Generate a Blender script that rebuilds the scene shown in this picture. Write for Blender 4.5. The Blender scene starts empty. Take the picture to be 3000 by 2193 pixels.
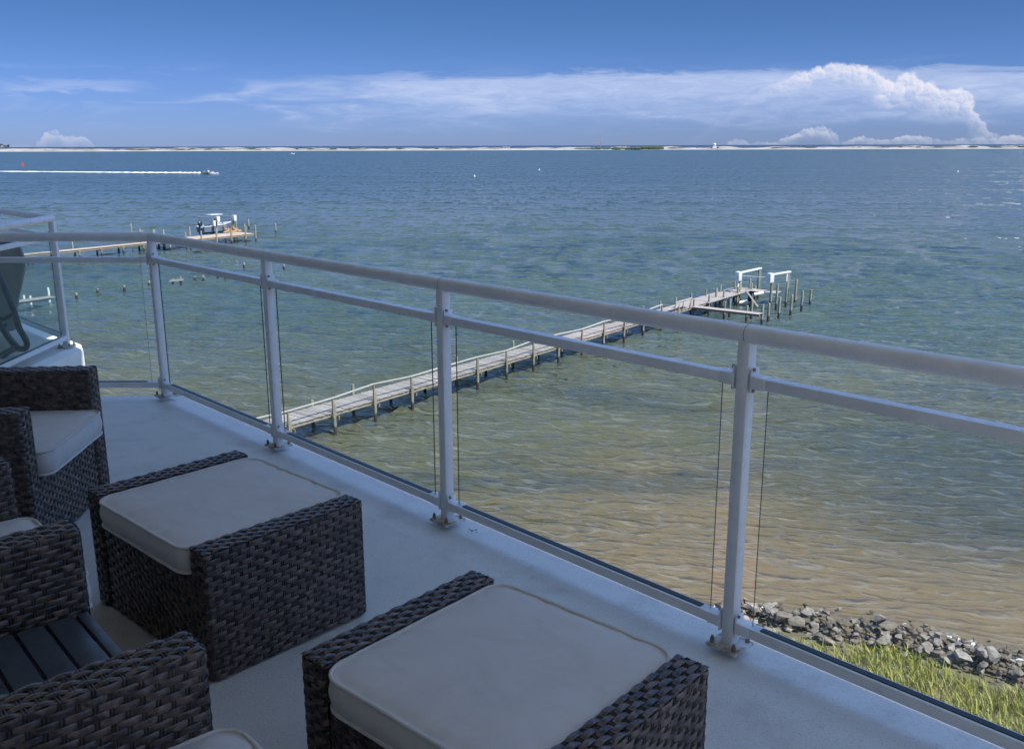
import bpy, bmesh, math, random
import numpy as np
from mathutils import Vector, Matrix

random.seed(7); np.random.seed(7)
R = math.radians
sc = bpy.context.scene
col = sc.collection

# ------------------------------------------------------------------ camera, sky, sun, exposure
CAMZ, FLOOR = 16.0, 14.4                      # eye 1.6 m above the balcony floor, 16 m above the water
FPX, PITCH, ROLL = 2702.0, R(13.93), R(0.17)
SUN_A, SUN_E = R(-36), R(53.5)                # direction the sun stands in (from +X, ccw) and its height

cam = bpy.data.cameras.new('camera')
cam.sensor_width = 36; cam.lens = 36 * FPX / 3000
cam.clip_start = 0.05; cam.clip_end = 120000
camo = bpy.data.objects.new('camera', cam); col.objects.link(camo)
camo.matrix_world = Matrix.Translation((0, 0, CAMZ)) @ Matrix.Rotation(R(90) - PITCH, 4, 'X') @ Matrix.Rotation(-ROLL, 4, 'Z')
sc.camera = camo

sun = bpy.data.lights.new('sun', 'SUN'); sun.energy = 2.75; sun.angle = R(0.53); sun.color = (1, 0.965, 0.91)
suno = bpy.data.objects.new('sun', sun); col.objects.link(suno)
sdir = Vector((math.cos(SUN_E) * math.cos(SUN_A), math.cos(SUN_E) * math.sin(SUN_A), math.sin(SUN_E)))
suno.rotation_euler = sdir.to_track_quat('Z', 'Y').to_euler()
suno.location = (40, -20, 60)

sc.view_settings.view_transform = 'Standard'; sc.view_settings.look = 'None'
sc.view_settings.exposure = 1.6; sc.view_settings.gamma = 1
sc.view_settings.use_curve_mapping = False
sc.cycles.use_denoising = True
sc.cycles.max_bounces = 7; sc.cycles.diffuse_bounces = 4; sc.cycles.glossy_bounces = 3
sc.cycles.use_adaptive_sampling = True; sc.cycles.adaptive_threshold = .02
sc.cycles.transparent_max_bounces = 16; sc.cycles.caustics_reflective = False; sc.cycles.caustics_refractive = False
sc.cycles.sample_clamp_indirect = 6; sc.cycles.sample_clamp_direct = 12


class NT:
    """small helper to write node trees"""
    def __init__(s, tree): s.t = tree; s.n = tree.nodes; s.l = tree.links
    def node(s, typ, **kw):
        n = s.n.new(typ)
        for k, v in kw.items(): setattr(n, k, v)
        return n
    def put(s, sock, v):
        if isinstance(v, bpy.types.NodeSocket): s.l.new(v, sock)
        elif v is not None: sock.default_value = v
    def math(s, op, a, b=None, c=None, clamp=False):
        n = s.node('ShaderNodeMath', operation=op, use_clamp=clamp)
        s.put(n.inputs[0], a); s.put(n.inputs[1], b); s.put(n.inputs[2], c)
        return n.outputs[0]
    def mix(s, f, a, b):
        n = s.node('ShaderNodeMix', data_type='RGBA')
        s.put(n.inputs[0], f); s.put(n.inputs[6], a); s.put(n.inputs[7], b)
        return n.outputs[2]
    def step(s, x, a, b, lo=0.0, hi=1.0):
        n = s.node('ShaderNodeMapRange', interpolation_type='SMOOTHSTEP')
        s.put(n.inputs[0], x); s.put(n.inputs[1], a); s.put(n.inputs[2], b); s.put(n.inputs[3], lo); s.put(n.inputs[4], hi)
        return n.outputs[0]
    def lin(s, x, a, b, lo=0.0, hi=1.0):
        n = s.node('ShaderNodeMapRange'); n.clamp = True
        s.put(n.inputs[0], x); s.put(n.inputs[1], a); s.put(n.inputs[2], b); s.put(n.inputs[3], lo); s.put(n.inputs[4], hi)
        return n.outputs[0]
    def noise(s, vec, scale, detail=4, rough=0.55, dist=0.0, out=0, dim='3D'):
        n = s.node('ShaderNodeTexNoise', noise_dimensions=dim); s.put(n.inputs['Vector'], vec)
        s.put(n.inputs['Scale'], scale); n.inputs['Detail'].default_value = detail
        n.inputs['Roughness'].default_value = rough; n.inputs['Distortion'].default_value = dist
        return n.outputs[out]
    def comb(s, x, y, z=0.0):
        n = s.node('ShaderNodeCombineXYZ'); s.put(n.inputs[0], x); s.put(n.inputs[1], y); s.put(n.inputs[2], z)
        return n.outputs[0]
    def mapping(s, vec, scale=(1, 1, 1), rot=(0, 0, 0), loc=(0, 0, 0)):
        n = s.node('ShaderNodeMapping'); s.put(n.inputs['Vector'], vec)
        n.inputs['Scale'].default_value = scale; n.inputs['Rotation'].default_value = rot; n.inputs['Location'].default_value = loc
        return n.outputs[0]


def rgb(r, g, b): return (r, g, b, 1.0)


def make_world():
    w = bpy.data.worlds.new('World'); sc.world = w; w.use_nodes = True
    t = NT(w.node_tree); t.n.clear()
    sky = t.node('ShaderNodeTexSky', sky_type='NISHITA'); sky.sun_disc = False
    sky.sun_elevation = SUN_E; sky.sun_rotation = R(90) - SUN_A
    sky.altitude = 0; sky.air_density = 1.0; sky.dust_density = 0.15; sky.ozone_density = 2.2
    tc = t.node('ShaderNodeTexCoord')
    sp = t.node('ShaderNodeSeparateXYZ'); t.l.new(tc.outputs['Generated'], sp.inputs[0])
    D = 180 / math.pi
    az = t.math('MULTIPLY', t.math('ARCTAN2', sp.outputs[0], sp.outputs[1]), D)
    el = t.math('MULTIPLY', t.math('ARCSINE', sp.outputs[2]), D)

    # --- thin anvil sheet and streaks
    streak = t.comb(t.math('MULTIPLY', az, .16), t.math('MULTIPLY', el, 1.05))
    n1 = t.noise(streak, 1.0, 6, .58, .5, dim='2D')
    n2 = t.noise(t.comb(t.math('MULTIPLY', az, .5), t.math('MULTIPLY', el, 2.6)), 1.0, 5, .6, .8, dim='2D')
    edge = t.math('ADD', t.math('MULTIPLY', t.math('SUBTRACT', n1, .5), 1.5), t.math('MULTIPLY', t.math('SUBTRACT', n2, .5), .55))
    v = t.math('ADD', el, edge)
    top = t.lin(az, -24, 16, 3.75, 4.35)
    top = t.math('SUBTRACT', top, t.lin(az, 20, 29, 0, .65))
    sheet = t.math('MULTIPLY', t.step(t.math('SUBTRACT', top, v), -.1, .42), t.step(v, .6, 3.3))
    sheet = t.math('MULTIPLY', sheet, t.step(t.math('ADD', az, t.math('MULTIPLY', t.math('SUBTRACT', n1, .5), 22)), -19, -4))
    sheet = t.math('MULTIPLY', sheet, t.step(az, 95, 60))
    s2 = t.math('MULTIPLY', t.step(n1, .5, .72), t.math('MULTIPLY', t.step(el, .4, 2.2), t.step(el, 5.2, 3.3)))
    s3 = t.math('MULTIPLY', t.step(t.math('ABSOLUTE', t.math('SUBTRACT', v, 3.1)), .42, .02), t.math('MULTIPLY', t.step(az, -29.5, -26), t.step(az, -19.5, -23)))
    dens = t.math('ADD', t.math('MULTIPLY', sheet, .72), t.math('ADD', t.math('MULTIPLY', s2, .16), t.math('MULTIPLY', s3, .34)), clamp=True)
    dens = t.math('MULTIPLY', dens, t.lin(n2, .25, .75, .62, 1.0))
    base = t.node('ShaderNodeHueSaturation'); t.put(base.inputs['Color'], sky.outputs[0])
    base.inputs['Saturation'].default_value = 1.02; base.inputs['Value'].default_value = .95
    # low sky dimmed and kept blue; sky overhead left brighter to lift the shade
    ramp = t.node('ShaderNodeValToRGB'); ramp.color_ramp.interpolation = 'EASE'
    e = ramp.color_ramp.elements; e[0].position = .012; e[0].color = rgb(.074, .112, .262); e[1].position = 1; e[1].color = rgb(1.0, .98, .94)
    for pos, cc in ((8 / 90, (.057, .096, .178)), (20 / 90, (.27, .33, .43)), (45 / 90, (.80, .82, .86))):
        k = e.new(pos); k.color = rgb(*cc)
    t.put(ramp.inputs[0], t.math('DIVIDE', el, 90.0, clamp=True))
    low = t.node('ShaderNodeMix', data_type='RGBA', blend_type='MULTIPLY'); low.inputs[0].default_value = 1
    t.put(low.inputs[6], base.outputs[0]); t.put(low.inputs[7], ramp.outputs[0])
    air = t.mix(dens, low.outputs[2], rgb(1.34, 1.53, 2.05))
    # --- heaped clouds: an outline over azimuth, broken into puffs, bright along the top and sinking into the air below
    pos = t.comb(az, el)
    wob = t.node('ShaderNodeVectorMath', operation='MULTIPLY_ADD'); t.put(wob.inputs[0], t.noise(pos, 1.1, 4, .6, out=1, dim='2D')); wob.inputs[1].default_value = (.8, .6, 0); t.put(wob.inputs[2], pos)
    off = t.node('ShaderNodeVectorMath', operation='SUBTRACT'); t.put(off.inputs[0], wob.outputs[0]); off.inputs[1].default_value = (.4, .3, 0); pw = off.outputs[0]
    def puffs(p):
        r = None
        for scale, amp in ((1.35, 1.0), (3.2, .42), (7.5, .13)):
            v = t.node('ShaderNodeTexVoronoi', feature='F1', voronoi_dimensions='2D'); t.put(v.inputs['Vector'], p); v.inputs['Scale'].default_value = scale
            q = t.math('MULTIPLY', t.math('SUBTRACT', .45, t.math('MULTIPLY', v.outputs['Distance'], v.outputs['Distance'])), amp)
            r = q if r is None else t.math('ADD', r, q)
        return r
    P0 = puffs(pw)
    sh = t.node('ShaderNodeVectorMath', operation='ADD'); t.put(sh.inputs[0], pw); sh.inputs[1].default_value = (.07, .09, 0); P1_ = puffs(sh.outputs[0])
    spw = t.node('ShaderNodeSeparateXYZ'); t.put(spw.inputs[0], pw)
    def outline(pts, a0, a1, top):
        c = t.node('ShaderNodeFloatCurve'); m = c.mapping; cv = m.curves[0]
        pts = [((a - a0) / (a1 - a0), h / top) for a, h in pts]
        cv.points[0].location = pts[0]; cv.points[-1].location = pts[-1]
        for p in pts[1:-1]: cv.points.new(*p)
        m.update(); t.put(c.inputs['Value'], t.lin(spw.outputs[0], a0, a1)); return t.math('MULTIPLY', c.outputs[0], top)
    T1 = outline([(10, 0), (12.5, 1.6), (14.5, 3.1), (16.2, 3.75), (17.6, 4.25), (19.4, 4.35), (20.6, 3.95), (21.2, 3.45), (22.3, 3.65), (23.4, 3.3), (24.2, 2.95), (25.1, 2.8), (25.8, 2.0), (26.6, .9), (27.6, .2), (30, 0)], 10, 30, 6)
    T2 = outline([(-34, .3), (-29, .35), (-27, .15), (-26, .85), (-25.5, .95), (-25, .55), (-24.3, .65), (-23.7, .1), (-22, 0), (11, 0), (12.6, 0), (13.5, .42), (14.5, .2), (15.5, .4), (16.5, .62), (17.6, 1.08), (18.6, .8), (19.2, .3), (20.1, .65), (20.7, .25), (22.9, .5), (24, .35), (27, .45), (34, .5)], -34, 34, 3)
    v2 = spw.outputs[1]
    h1 = t.math('ADD', t.math('SUBTRACT', T1, v2), t.math('MULTIPLY', P0, .36)); h2 = t.math('ADD', t.math('SUBTRACT', T2, v2), t.math('MULTIPLY', P0, .22))
    shade = t.math('MULTIPLY', t.math('SUBTRACT', P0, P1_), 1.25)
    k1 = t.math('MULTIPLY', t.math('MULTIPLY', t.step(h1, .06, .34), t.step(h1, t.lin(az, 18, 22, 1.3, 2.3), .25)), t.math('MULTIPLY', t.step(az, 14.0, 18.0, .1, 1), t.step(el, .5, 2.4, .35, 1)))
    k2 = t.math('MULTIPLY', t.math('MULTIPLY', t.step(h2, .12, .24), t.step(h2, 1.1, .15)), t.step(el, 0, .5, .35, .8))
    k2 = t.math('MULTIPLY', t.math('MULTIPLY', k2, t.step(T2, .05, .22)), t.step(az, -20, 0, .38, .68))
    lit = t.math('ADD', t.math('ADD', shade, .42), t.step(h1, .9, .2, 0, .22), clamp=True)
    ccol = t.mix(lit, rgb(1.12, 1.33, 1.88), rgb(2.3, 2.17, 2.2))
    kk = t.math('MULTIPLY', t.math('MAXIMUM', t.math('MULTIPLY', k1, .80), k2), t.lin(lit, 0, .5, .55, 1.0))
    air = t.mix(kk, air, ccol)
    bg = t.node('ShaderNodeBackground'); t.put(bg.inputs[0], air); bg.inputs[1].default_value = .15
    out = t.node('ShaderNodeOutputWorld'); t.l.new(bg.outputs[0], out.inputs[0])
    w.cycles.sampling_method = 'MANUAL'; w.cycles.sample_map_resolution = 1024


make_world()

# ------------------------------------------------------------------ where things stand: survey rays of the photograph -> places on land and water
_f = np.array([0, math.cos(PITCH), -math.sin(PITCH)]); _r = np.array([1., 0, 0]); _u = np.cross(_r, _f)
_c, _s = math.cos(ROLL), math.sin(ROLL)
def ray(x, y):
    a = (x - 1500) / FPX; b = -(y - 1096.5) / FPX
    return (_c * a + _s * b) * _r + (-_s * a + _c * b) * _u + _f
def sea(x, y, z=0.0):
    d = ray(x, y); t = -(CAMZ - z) / d[2]; return Vector(d * t) + Vector((0, 0, CAMZ))
def top_of(p, ypx):
    """height at which the upright through p reaches picture row ypx"""
    p = np.array([p[0], p[1], 0.0])
    lo, hi = 0.0, 60.0
    for _ in range(40):
        z = (lo + hi) / 2; v = p + [0, 0, z - CAMZ]; y = 1096.5 - FPX * (v @ _u) / (v @ _f)
        if y > ypx: lo = z
        else: hi = z
    return (lo + hi) / 2


# ------------------------------------------------------------------ mesh helpers
class MB:
    def __init__(s): s.v = []; s.f = []; s.m = []
    def add(s, vs, fs, mi=0):
        o = len(s.v); s.v += [tuple(p) for p in vs]; s.f += [tuple(i + o for i in f) for f in fs]; s.m += [mi] * len(fs); return s
    def box(s, c, size, rz=0.0, mi=0, M=None):
        x, y, z = [q / 2 for q in size]
        vs = [Vector((sx * x, sy * y, sz * z)) for sz in (-1, 1) for sy in (-1, 1) for sx in (-1, 1)]
        T = Matrix.Translation(c) @ (M if M is not None else Matrix.Rotation(rz, 4, 'Z'))
        return s.add([T @ p for p in vs], [(0, 2, 3, 1), (4, 5, 7, 6), (0, 1, 5, 4), (2, 6, 7, 3), (0, 4, 6, 2), (1, 3, 7, 5)], mi)
    def beam(s, a, b, w, h, mi=0, up=(0, 0, 1)):
        a, b = Vector(a), Vector(b); d = (b - a); L = d.length; d.normalize()
        side = d.cross(Vector(up)).normalized(); u = side.cross(d)
        vs = []
        for p in (a, b):
            for sx, sz in ((-1, -1), (1, -1), (1, 1), (-1, 1)): vs.append(p + side * (sx * w / 2) + u * (sz * h / 2))
        return s.add(vs, [(0, 1, 2, 3), (7, 6, 5, 4), (0, 4, 5, 1), (1, 5, 6, 2), (2, 6, 7, 3), (3, 7, 4, 0)], mi)
    def tube(s, pts, r, n=10, mi=0, cap=True, closed=False):
        pts = [Vector(p) for p in pts]; m = len(pts)
        rs = r if isinstance(r, (list, tuple)) else [r] * m
        rings = []; ref = None
        for i, p in enumerate(pts):
            if closed: d = pts[(i + 1) % m] - pts[i - 1]
            else: d = pts[min(i + 1, m - 1)] - pts[max(i - 1, 0)]
            d.normalize()
            if ref is None: ref = d.orthogonal().normalized()
            ref = (ref - d * ref.dot(d)).normalized(); b = d.cross(ref)
            rings.append([p + (ref * math.cos(2 * math.pi * k / n) + b * math.sin(2 * math.pi * k / n)) * rs[i] for k in range(n)])
        vs = [q for rg in rings for q in rg]; fs = []
        for i in range(m if closed else m - 1):
            j = (i + 1) % m
            for k in range(n): fs.append((i * n + k, i * n + (k + 1) % n, j * n + (k + 1) % n, j * n + k))
        if cap and not closed: fs.append(tuple(range(n))[::-1]); fs.append(tuple((m - 1) * n + k for k in range(n)))
        return s.add(vs, fs, mi)
    def loft(s, rings, mi=0, cap0=True, cap1=True):
        n = len(rings[0]); vs = [p for r in rings for p in r]; fs = []
        for i in range(len(rings) - 1):
            for k in range(n): fs.append((i * n + k, i * n + (k + 1) % n, (i + 1) * n + (k + 1) % n, (i + 1) * n + k))
        if cap0: fs.append(tuple(range(n))[::-1])
        if cap1: fs.append(tuple((len(rings) - 1) * n + k for k in range(n)))
        return s.add(vs, fs, mi)
    def prism(s, poly, z0, z1, mi=0):
        n = len(poly)
        vs = [(p[0], p[1], z0) for p in poly] + [(p[0], p[1], z1) for p in poly]
        fs = [tuple(range(n))[::-1], tuple(range(n, 2 * n))] + [(i, (i + 1) % n, n + (i + 1) % n, n + i) for i in range(n)]
        return s.add(vs, fs, mi)
    def mesh(s, name, mats, smooth=False, bevel=0.0, angle=40):
        me = bpy.data.meshes.new(name); me.from_pydata(s.v, [], s.f)
        mats = mats if isinstance(mats, (list, tuple)) else [mats]
        for m in mats: me.materials.append(m)
        if len(mats) > 1: me.polygons.foreach_set('material_index', s.m)
        if bevel:
            bm = bmesh.new(); bm.from_mesh(me)
            ed = [e for e in bm.edges if e.calc_face_angle(0) > R(30)]
            bmesh.ops.bevel(bm, geom=ed, offset=bevel, segments=2, profile=.6, affect='EDGES')
            bm.to_mesh(me); bm.free()
        if smooth or bevel:
            me.polygons.foreach_set('use_smooth', [True] * len(me.polygons))
            try: me.set_sharp_from_angle(angle=R(angle))
            except Exception: pass
        return me


def obj(name, me, parent=None, loc=(0, 0, 0), rz=0.0, M=None):
    o = bpy.data.objects.new(name, me); col.objects.link(o)
    if parent is not None: o.parent = parent
    if M is not None: o.matrix_local = M
    else:
        o.location = loc
        if rz: o.rotation_euler = (0, 0, rz)
    return o
def tag(o, label=None, cat=None, group=None, kind=None):
    if label: o['label'] = label
    if cat: o['category'] = cat
    if group: o['group'] = group
    if kind: o['kind'] = kind
    return o
def empty(name, loc, rz=0.0, **kw):
    o = bpy.data.objects.new(name, None); col.objects.link(o); o.location = loc; o.rotation_euler = (0, 0, rz); o.empty_display_size = .2
    return tag(o, **kw)


# ------------------------------------------------------------------ materials
MATS = {}
def mat(name, color, rough=.6, metal=0.0, spec=.5, vary=0.0, scale=8.0, bump=0.0, bscale=60.0, dirt=None, coat=0.0, rand=0.0, stretch=(1, 1, 1)):
    """principled paint / wood / stone with procedural colour variation, fine relief and blotches"""
    m = bpy.data.materials.new(name); m.use_nodes = True; t = NT(m.node_tree)
    p = t.n['Principled BSDF']; p.inputs['Roughness'].default_value = rough; p.inputs['Metallic'].default_value = metal
    p.inputs['Specular IOR Level'].default_value = spec; p.inputs['Coat Weight'].default_value = coat
    tc = t.node('ShaderNodeTexCoord'); vec = t.mapping(tc.outputs['Object'], stretch)
    c = rgb(*color)
    if vary:
        n = t.noise(vec, scale, 5, .6)
        c = t.mix(t.lin(n, .3, .7), rgb(*[q * (1 - vary) for q in color]), rgb(*[min(1, q * (1 + vary)) for q in color]))
    if rand:
        oi = t.node('ShaderNodeObjectInfo'); h = t.node('ShaderNodeHueSaturation')
        t.put(h.inputs['Value'], t.lin(oi.outputs['Random'], 0, 1, 1 - rand, 1 + rand)); t.put(h.inputs['Color'], c); c = h.outputs[0]
    if dirt:
        dc, amt, dsc = dirt
        n = t.noise(tc.outputs['Object'], dsc, 6, .65, .4)
        c = t.mix(t.step(n, .62 - .25 * amt, .78 - .1 * amt), c, rgb(*dc))
    t.put(p.inputs['Base Color'], c)
    if vary: t.put(p.inputs['Roughness'], t.lin(t.noise(vec, scale * 2.3, 3), .3, .7, max(.02, rough - .08), min(1, rough + .08)))
    if bump:
        b = t.node('ShaderNodeBump'); b.inputs['Strength'].default_value = bump; b.inputs['Distance'].default_value = .01
        t.put(b.inputs['Height'], t.noise(vec, bscale, 4, .6)); t.put(p.inputs['Normal'], b.outputs[0])
    MATS[name] = m
    return m


paint = mat('rail_paint', (.76, .775, .79), .33, vary=.07, scale=9, dirt=((.68, .68, .66), .15, 60), bump=.05, bscale=220)
plate_paint = mat('plate_paint', (.62, .60, .54), .6, vary=.15, scale=30, dirt=((.16, .10, .06), .75, 16), bump=.2, bscale=90)
bolt_m = mat('bolt', (.28, .23, .19), .5, .6, vary=.3, scale=60)
seam = mat('rail_seam', (.25, .255, .26), .5)
gasket = mat('gasket', (.02, .025, .03), .35)
glass_edge = mat('glass_edge', (.05, .095, .088), .15)
stucco = mat('stucco', (.82, .80, .76), .85, vary=.06, scale=3, bump=.25, bscale=80)
wood_grey = mat('weathered_plank', (.27, .24, .215), .9, vary=.28, scale=7, bump=.5, bscale=40, rand=.22, stretch=(1, 6, 6))
wood_tan = mat('sun_bleached_plank', (.38, .30, .23), .9, vary=.2, scale=6, rand=.15, stretch=(1, 6, 6))
wood_dark = mat('stringer_wood', (.24, .185, .13), .9, vary=.3, scale=5, stretch=(1, 5, 5))
edge_wood = mat('edge_board', (.30, .245, .185), .9, vary=.25, scale=5, stretch=(1, 5, 5))
rail_wood = mat('handrail_wood', (.36, .335, .30), .85, vary=.2, scale=4, stretch=(1, 6, 6))
white_metal = mat('white_metal', (.55, .56, .57), .45, vary=.06, scale=4)
alu = mat('aluminium', (.62, .64, .66), .35, .4, vary=.05)
black_tube = mat('black_tube', (.018, .018, .02), .32, spec=.6, vary=.2, scale=20)
sling = mat('sling_fabric', (.26, .28, .25), .9, vary=.12, scale=12, bump=.2, bscale=300)
slat_m = mat('table_slat', (.065, .075, .085), .36, vary=.2, scale=14, bump=.05, bscale=160, rand=.1)
hull_m = mat('boat_gelcoat', (.13, .165, .22), .25, coat=.3, vary=.05)
white_gel = mat('white_gelcoat', (.55, .55, .55), .25, coat=.3)
dark_gel = mat('motor_cowling', (.02, .022, .028), .22, coat=.4)
canvas = mat('boat_canvas', (.10, .03, .04), .85)
adir = mat('adirondack_wood', (.62, .37, .16), .7, vary=.1, scale=6)
pvc = mat('pvc', (.82, .81, .76), .5, vary=.1, scale=3)
marker_red = mat('marker_red', (.62, .09, .05), .5)
shirt_a = mat('shirt_red', (.35, .06, .06), .9); shirt_b = mat('shirt_pale', (.55, .5, .52), .9)


def make_special():
    # glass: clear sheet, mirror part by its angle
    m = bpy.data.materials.new('rail_glass'); m.use_nodes = True; t = NT(m.node_tree); t.n.clear()
    tr = t.node('ShaderNodeBsdfTransparent'); tr.inputs[0].default_value = rgb(.945, .97, .96)
    gl = t.node('ShaderNodeBsdfGlossy'); gl.inputs['Roughness'].default_value = .01; gl.inputs[0].default_value = rgb(.95, 1, .98)
    df = t.node('ShaderNodeBsdfDiffuse'); df.inputs[0].default_value = rgb(.6, .66, .66)
    fr = t.node('ShaderNodeFresnel'); fr.inputs[0].default_value = 1.48; gm = t.node('ShaderNodeNewGeometry')
    mx = t.node('ShaderNodeMixShader'); t.put(mx.inputs[0], t.math('MULTIPLY', fr.outputs[0], t.math('SUBTRACT', 1.0, gm.outputs['Backfacing']))); t.l.new(tr.outputs[0], mx.inputs[1]); t.l.new(gl.outputs[0], mx.inputs[2])
    tc = t.node('ShaderNodeTexCoord')
    film = t.lin(t.noise(tc.outputs['Object'], 3.0, 5, .6), .35, .75, .006, .03)       # salt film
    m2 = t.node('ShaderNodeMixShader'); t.put(m2.inputs[0], film); t.l.new(mx.outputs[0], m2.inputs[1]); t.l.new(df.outputs[0], m2.inputs[2])
    o = t.node('ShaderNodeOutputMaterial'); t.l.new(m2.outputs[0], o.inputs[0]); MATS['glass'] = m
    # salt-hazed glass of the other flat
    m3 = m.copy(); m3.name = 'salt_hazed_glass'; MATS['glass_hazy'] = m3
    for n in m3.node_tree.nodes:
        if n.type == 'BSDF_TRANSPARENT': n.inputs[0].default_value = rgb(.955, .98, .975)
        if n.type == 'FRESNEL': n.inputs[0].default_value = 1.3
        if n.type == 'MAP_RANGE': n.inputs[3].default_value = .012; n.inputs[4].default_value = .035
    # floor coating: sand-textured grey deck paint, worn and damp in patches
    m = bpy.data.materials.new('deck_coating'); m.use_nodes = True; t = NT(m.node_tree); p = t.n['Principled BSDF']
    tc = t.node('ShaderNodeTexCoord'); ob = tc.outputs['Object']
    big = t.noise(ob, .9, 6, .62, .6); mid = t.noise(ob, 6, 6, .65); fine = t.noise(ob, 160, 3, .6)
    c = t.mix(t.lin(big, .32, .68), rgb(.64, .615, .57), rgb(.71, .685, .64))
    c = t.mix(t.step(mid, .48, .72, 0, .38), c, rgb(.40, .395, .38))
    c = t.mix(t.step(fine, .57, .72, 0, .7), c, rgb(.20, .20, .20))
    t.put(p.inputs['Base Color'], c)
    ro = t.lin(t.math('ADD', t.math('MULTIPLY', big, .6), t.math('MULTIPLY', mid, .4)), .35, .65, .28, .52)
    t.put(p.inputs['Roughness'], ro); p.inputs['Specular IOR Level'].default_value = .5
    b1 = t.node('ShaderNodeBump'); b1.inputs['Strength'].default_value = .6; b1.inputs['Distance'].default_value = .005; t.put(b1.inputs['Height'], t.noise(ob, 130, 4, .7))
    b2 = t.node('ShaderNodeBump'); b2.inputs['Strength'].default_value = .25; b2.inputs['Distance'].default_value = .02; t.put(b2.inputs['Height'], t.noise(ob, 3.5, 3)); t.put(b2.inputs['Normal'], b1.outputs[0])
    t.put(p.inputs['Normal'], b2.outputs[0]); MATS['floor'] = m
    # resin wicker strand
    for nm, k, ro in (('wicker_strand', .85, .26), ('wicker_stake', .36, .4), ('wicker_core', .10, .7)):
        m = bpy.data.materials.new(nm); m.use_nodes = True; t = NT(m.node_tree); p = t.n['Principled BSDF']
        tc = t.node('ShaderNodeTexCoord'); oi = t.node('ShaderNodeObjectInfo')
        off = t.node('ShaderNodeVectorMath', operation='ADD'); t.put(off.inputs[0], tc.outputs['Object']); t.put(off.inputs[1], t.comb(t.math('MULTIPLY', oi.outputs['Random'], 37.0), 0, 0))
        n = t.noise(off.outputs[0], 18, 3, .6)
        fib = t.noise(t.mapping(off.outputs[0], (12, 12, 420)), 1.0, 2, .6)
        c = t.mix(t.lin(n, .40, .62), rgb(.034 * k, .026 * k, .024 * k), rgb(.17 * k, .122 * k, .098 * k)); c = t.mix(t.step(t.noise(off.outputs[0], 31, 2, .5), .56, .7, 0, .7), c, rgb(.25 * k, .18 * k, .15 * k))
        c = t.mix(t.step(fib, .5, .8, 0, .5), c, rgb(.23 * k, .185 * k, .165 * k))
        t.put(p.inputs['Base Color'], c); p.inputs['Roughness'].default_value = ro; p.inputs['Specular IOR Level'].default_value = .55
        b = t.node('ShaderNodeBump'); b.inputs['Strength'].default_value = .25; b.inputs['Distance'].default_value = .002; t.put(b.inputs['Height'], fib); t.put(p.inputs['Normal'], b.outputs[0])
        MATS[nm] = m
    # canvas cushion
    m = bpy.data.materials.new('cushion_canvas'); m.use_nodes = True; t = NT(m.node_tree); p = t.n['Principled BSDF']
    tc = t.node('ShaderNodeTexCoord'); ob = tc.outputs['Object']
    c = t.mix(t.lin(t.noise(ob, 4, 5, .6, .5), .3, .7), rgb(.60, .57, .535), rgb(.67, .64, .605))
    c = t.mix(t.step(t.noise(ob, 9, 5, .7), .58, .8, 0, .35), c, rgb(.36, .33, .29))
    wv = t.noise(t.mapping(ob, (1, 1, 1)), 700, 2, .5)
    c = t.mix(t.lin(wv, .35, .65, 0, .22), c, rgb(.42, .39, .35))
    t.put(p.inputs['Base Color'], c); p.inputs['Roughness'].default_value = .95; p.inputs['Sheen Weight'].default_value = .25; p.inputs['Specular IOR Level'].default_value = .2
    b = t.node('ShaderNodeBump'); b.inputs['Strength'].default_value = .3; b.inputs['Distance'].default_value = .002; t.put(b.inputs['Height'], wv)
    b2 = t.node('ShaderNodeBump'); b2.inputs['Strength'].default_value = .45; b2.inputs['Distance'].default_value = .022; t.put(b2.inputs['Height'], t.noise(ob, 5, 2, .45, .8)); t.put(b2.inputs['Normal'], b.outputs[0])
    t.put(p.inputs['Normal'], b2.outputs[0]); MATS['cushion'] = m
    # treated piling: green-grey, black and wet below the tide line, pale top
    m = bpy.data.materials.new('piling_wood'); m.use_nodes = True; t = NT(m.node_tree); p = t.n['Principled BSDF']
    geo = t.node('ShaderNodeNewGeometry'); sp = t.node('ShaderNodeSeparateXYZ'); t.l.new(geo.outputs['Position'], sp.inputs[0])
    nz = t.noise(t.mapping(geo.outputs['Position'], (6, 6, 1.2)), 1.0, 4, .6)
    c = t.mix(t.lin(nz, .3, .7), rgb(.12, .128, .09), rgb(.27, .27, .205))
    h = t.math('ADD', sp.outputs[2], t.math('MULTIPLY', t.math('SUBTRACT', nz, .5), .5))
    c = t.mix(t.step(h, .62, .4), c, rgb(.035, .028, .022))
    t.put(p.inputs['Base Color'], c); p.inputs['Roughness'].default_value = .85; MATS['piling'] = m
    # stone
    m = bpy.data.materials.new('riprap_stone'); m.use_nodes = True; t = NT(m.node_tree); p = t.n['Principled BSDF']
    tc = t.node('ShaderNodeTexCoord'); oi = t.node('ShaderNodeObjectInfo'); geo = t.node('ShaderNodeNewGeometry'); sp = t.node('ShaderNodeSeparateXYZ'); t.l.new(geo.outputs['Position'], sp.inputs[0])
    n = t.noise(geo.outputs['Position'], 5, 6, .65)
    c = t.mix(t.lin(n, .3, .7), rgb(.09, .068, .048), rgb(.25, .20, .15))
    hs = t.node('ShaderNodeHueSaturation'); t.put(hs.inputs['Color'], c); t.put(hs.inputs['Value'], t.lin(oi.outputs['Random'], 0, 1, .55, 1.35)); t.put(hs.inputs['Saturation'], t.lin(oi.outputs['Random'], 0, 1, 1.1, .6))
    c = t.mix(t.step(t.math('ADD', sp.outputs[2], t.math('MULTIPLY', n, .3)), .42, .2), hs.outputs[0], rgb(.05, .042, .03))
    t.put(p.inputs['Base Color'], c); p.inputs['Roughness'].default_value = .85
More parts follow.
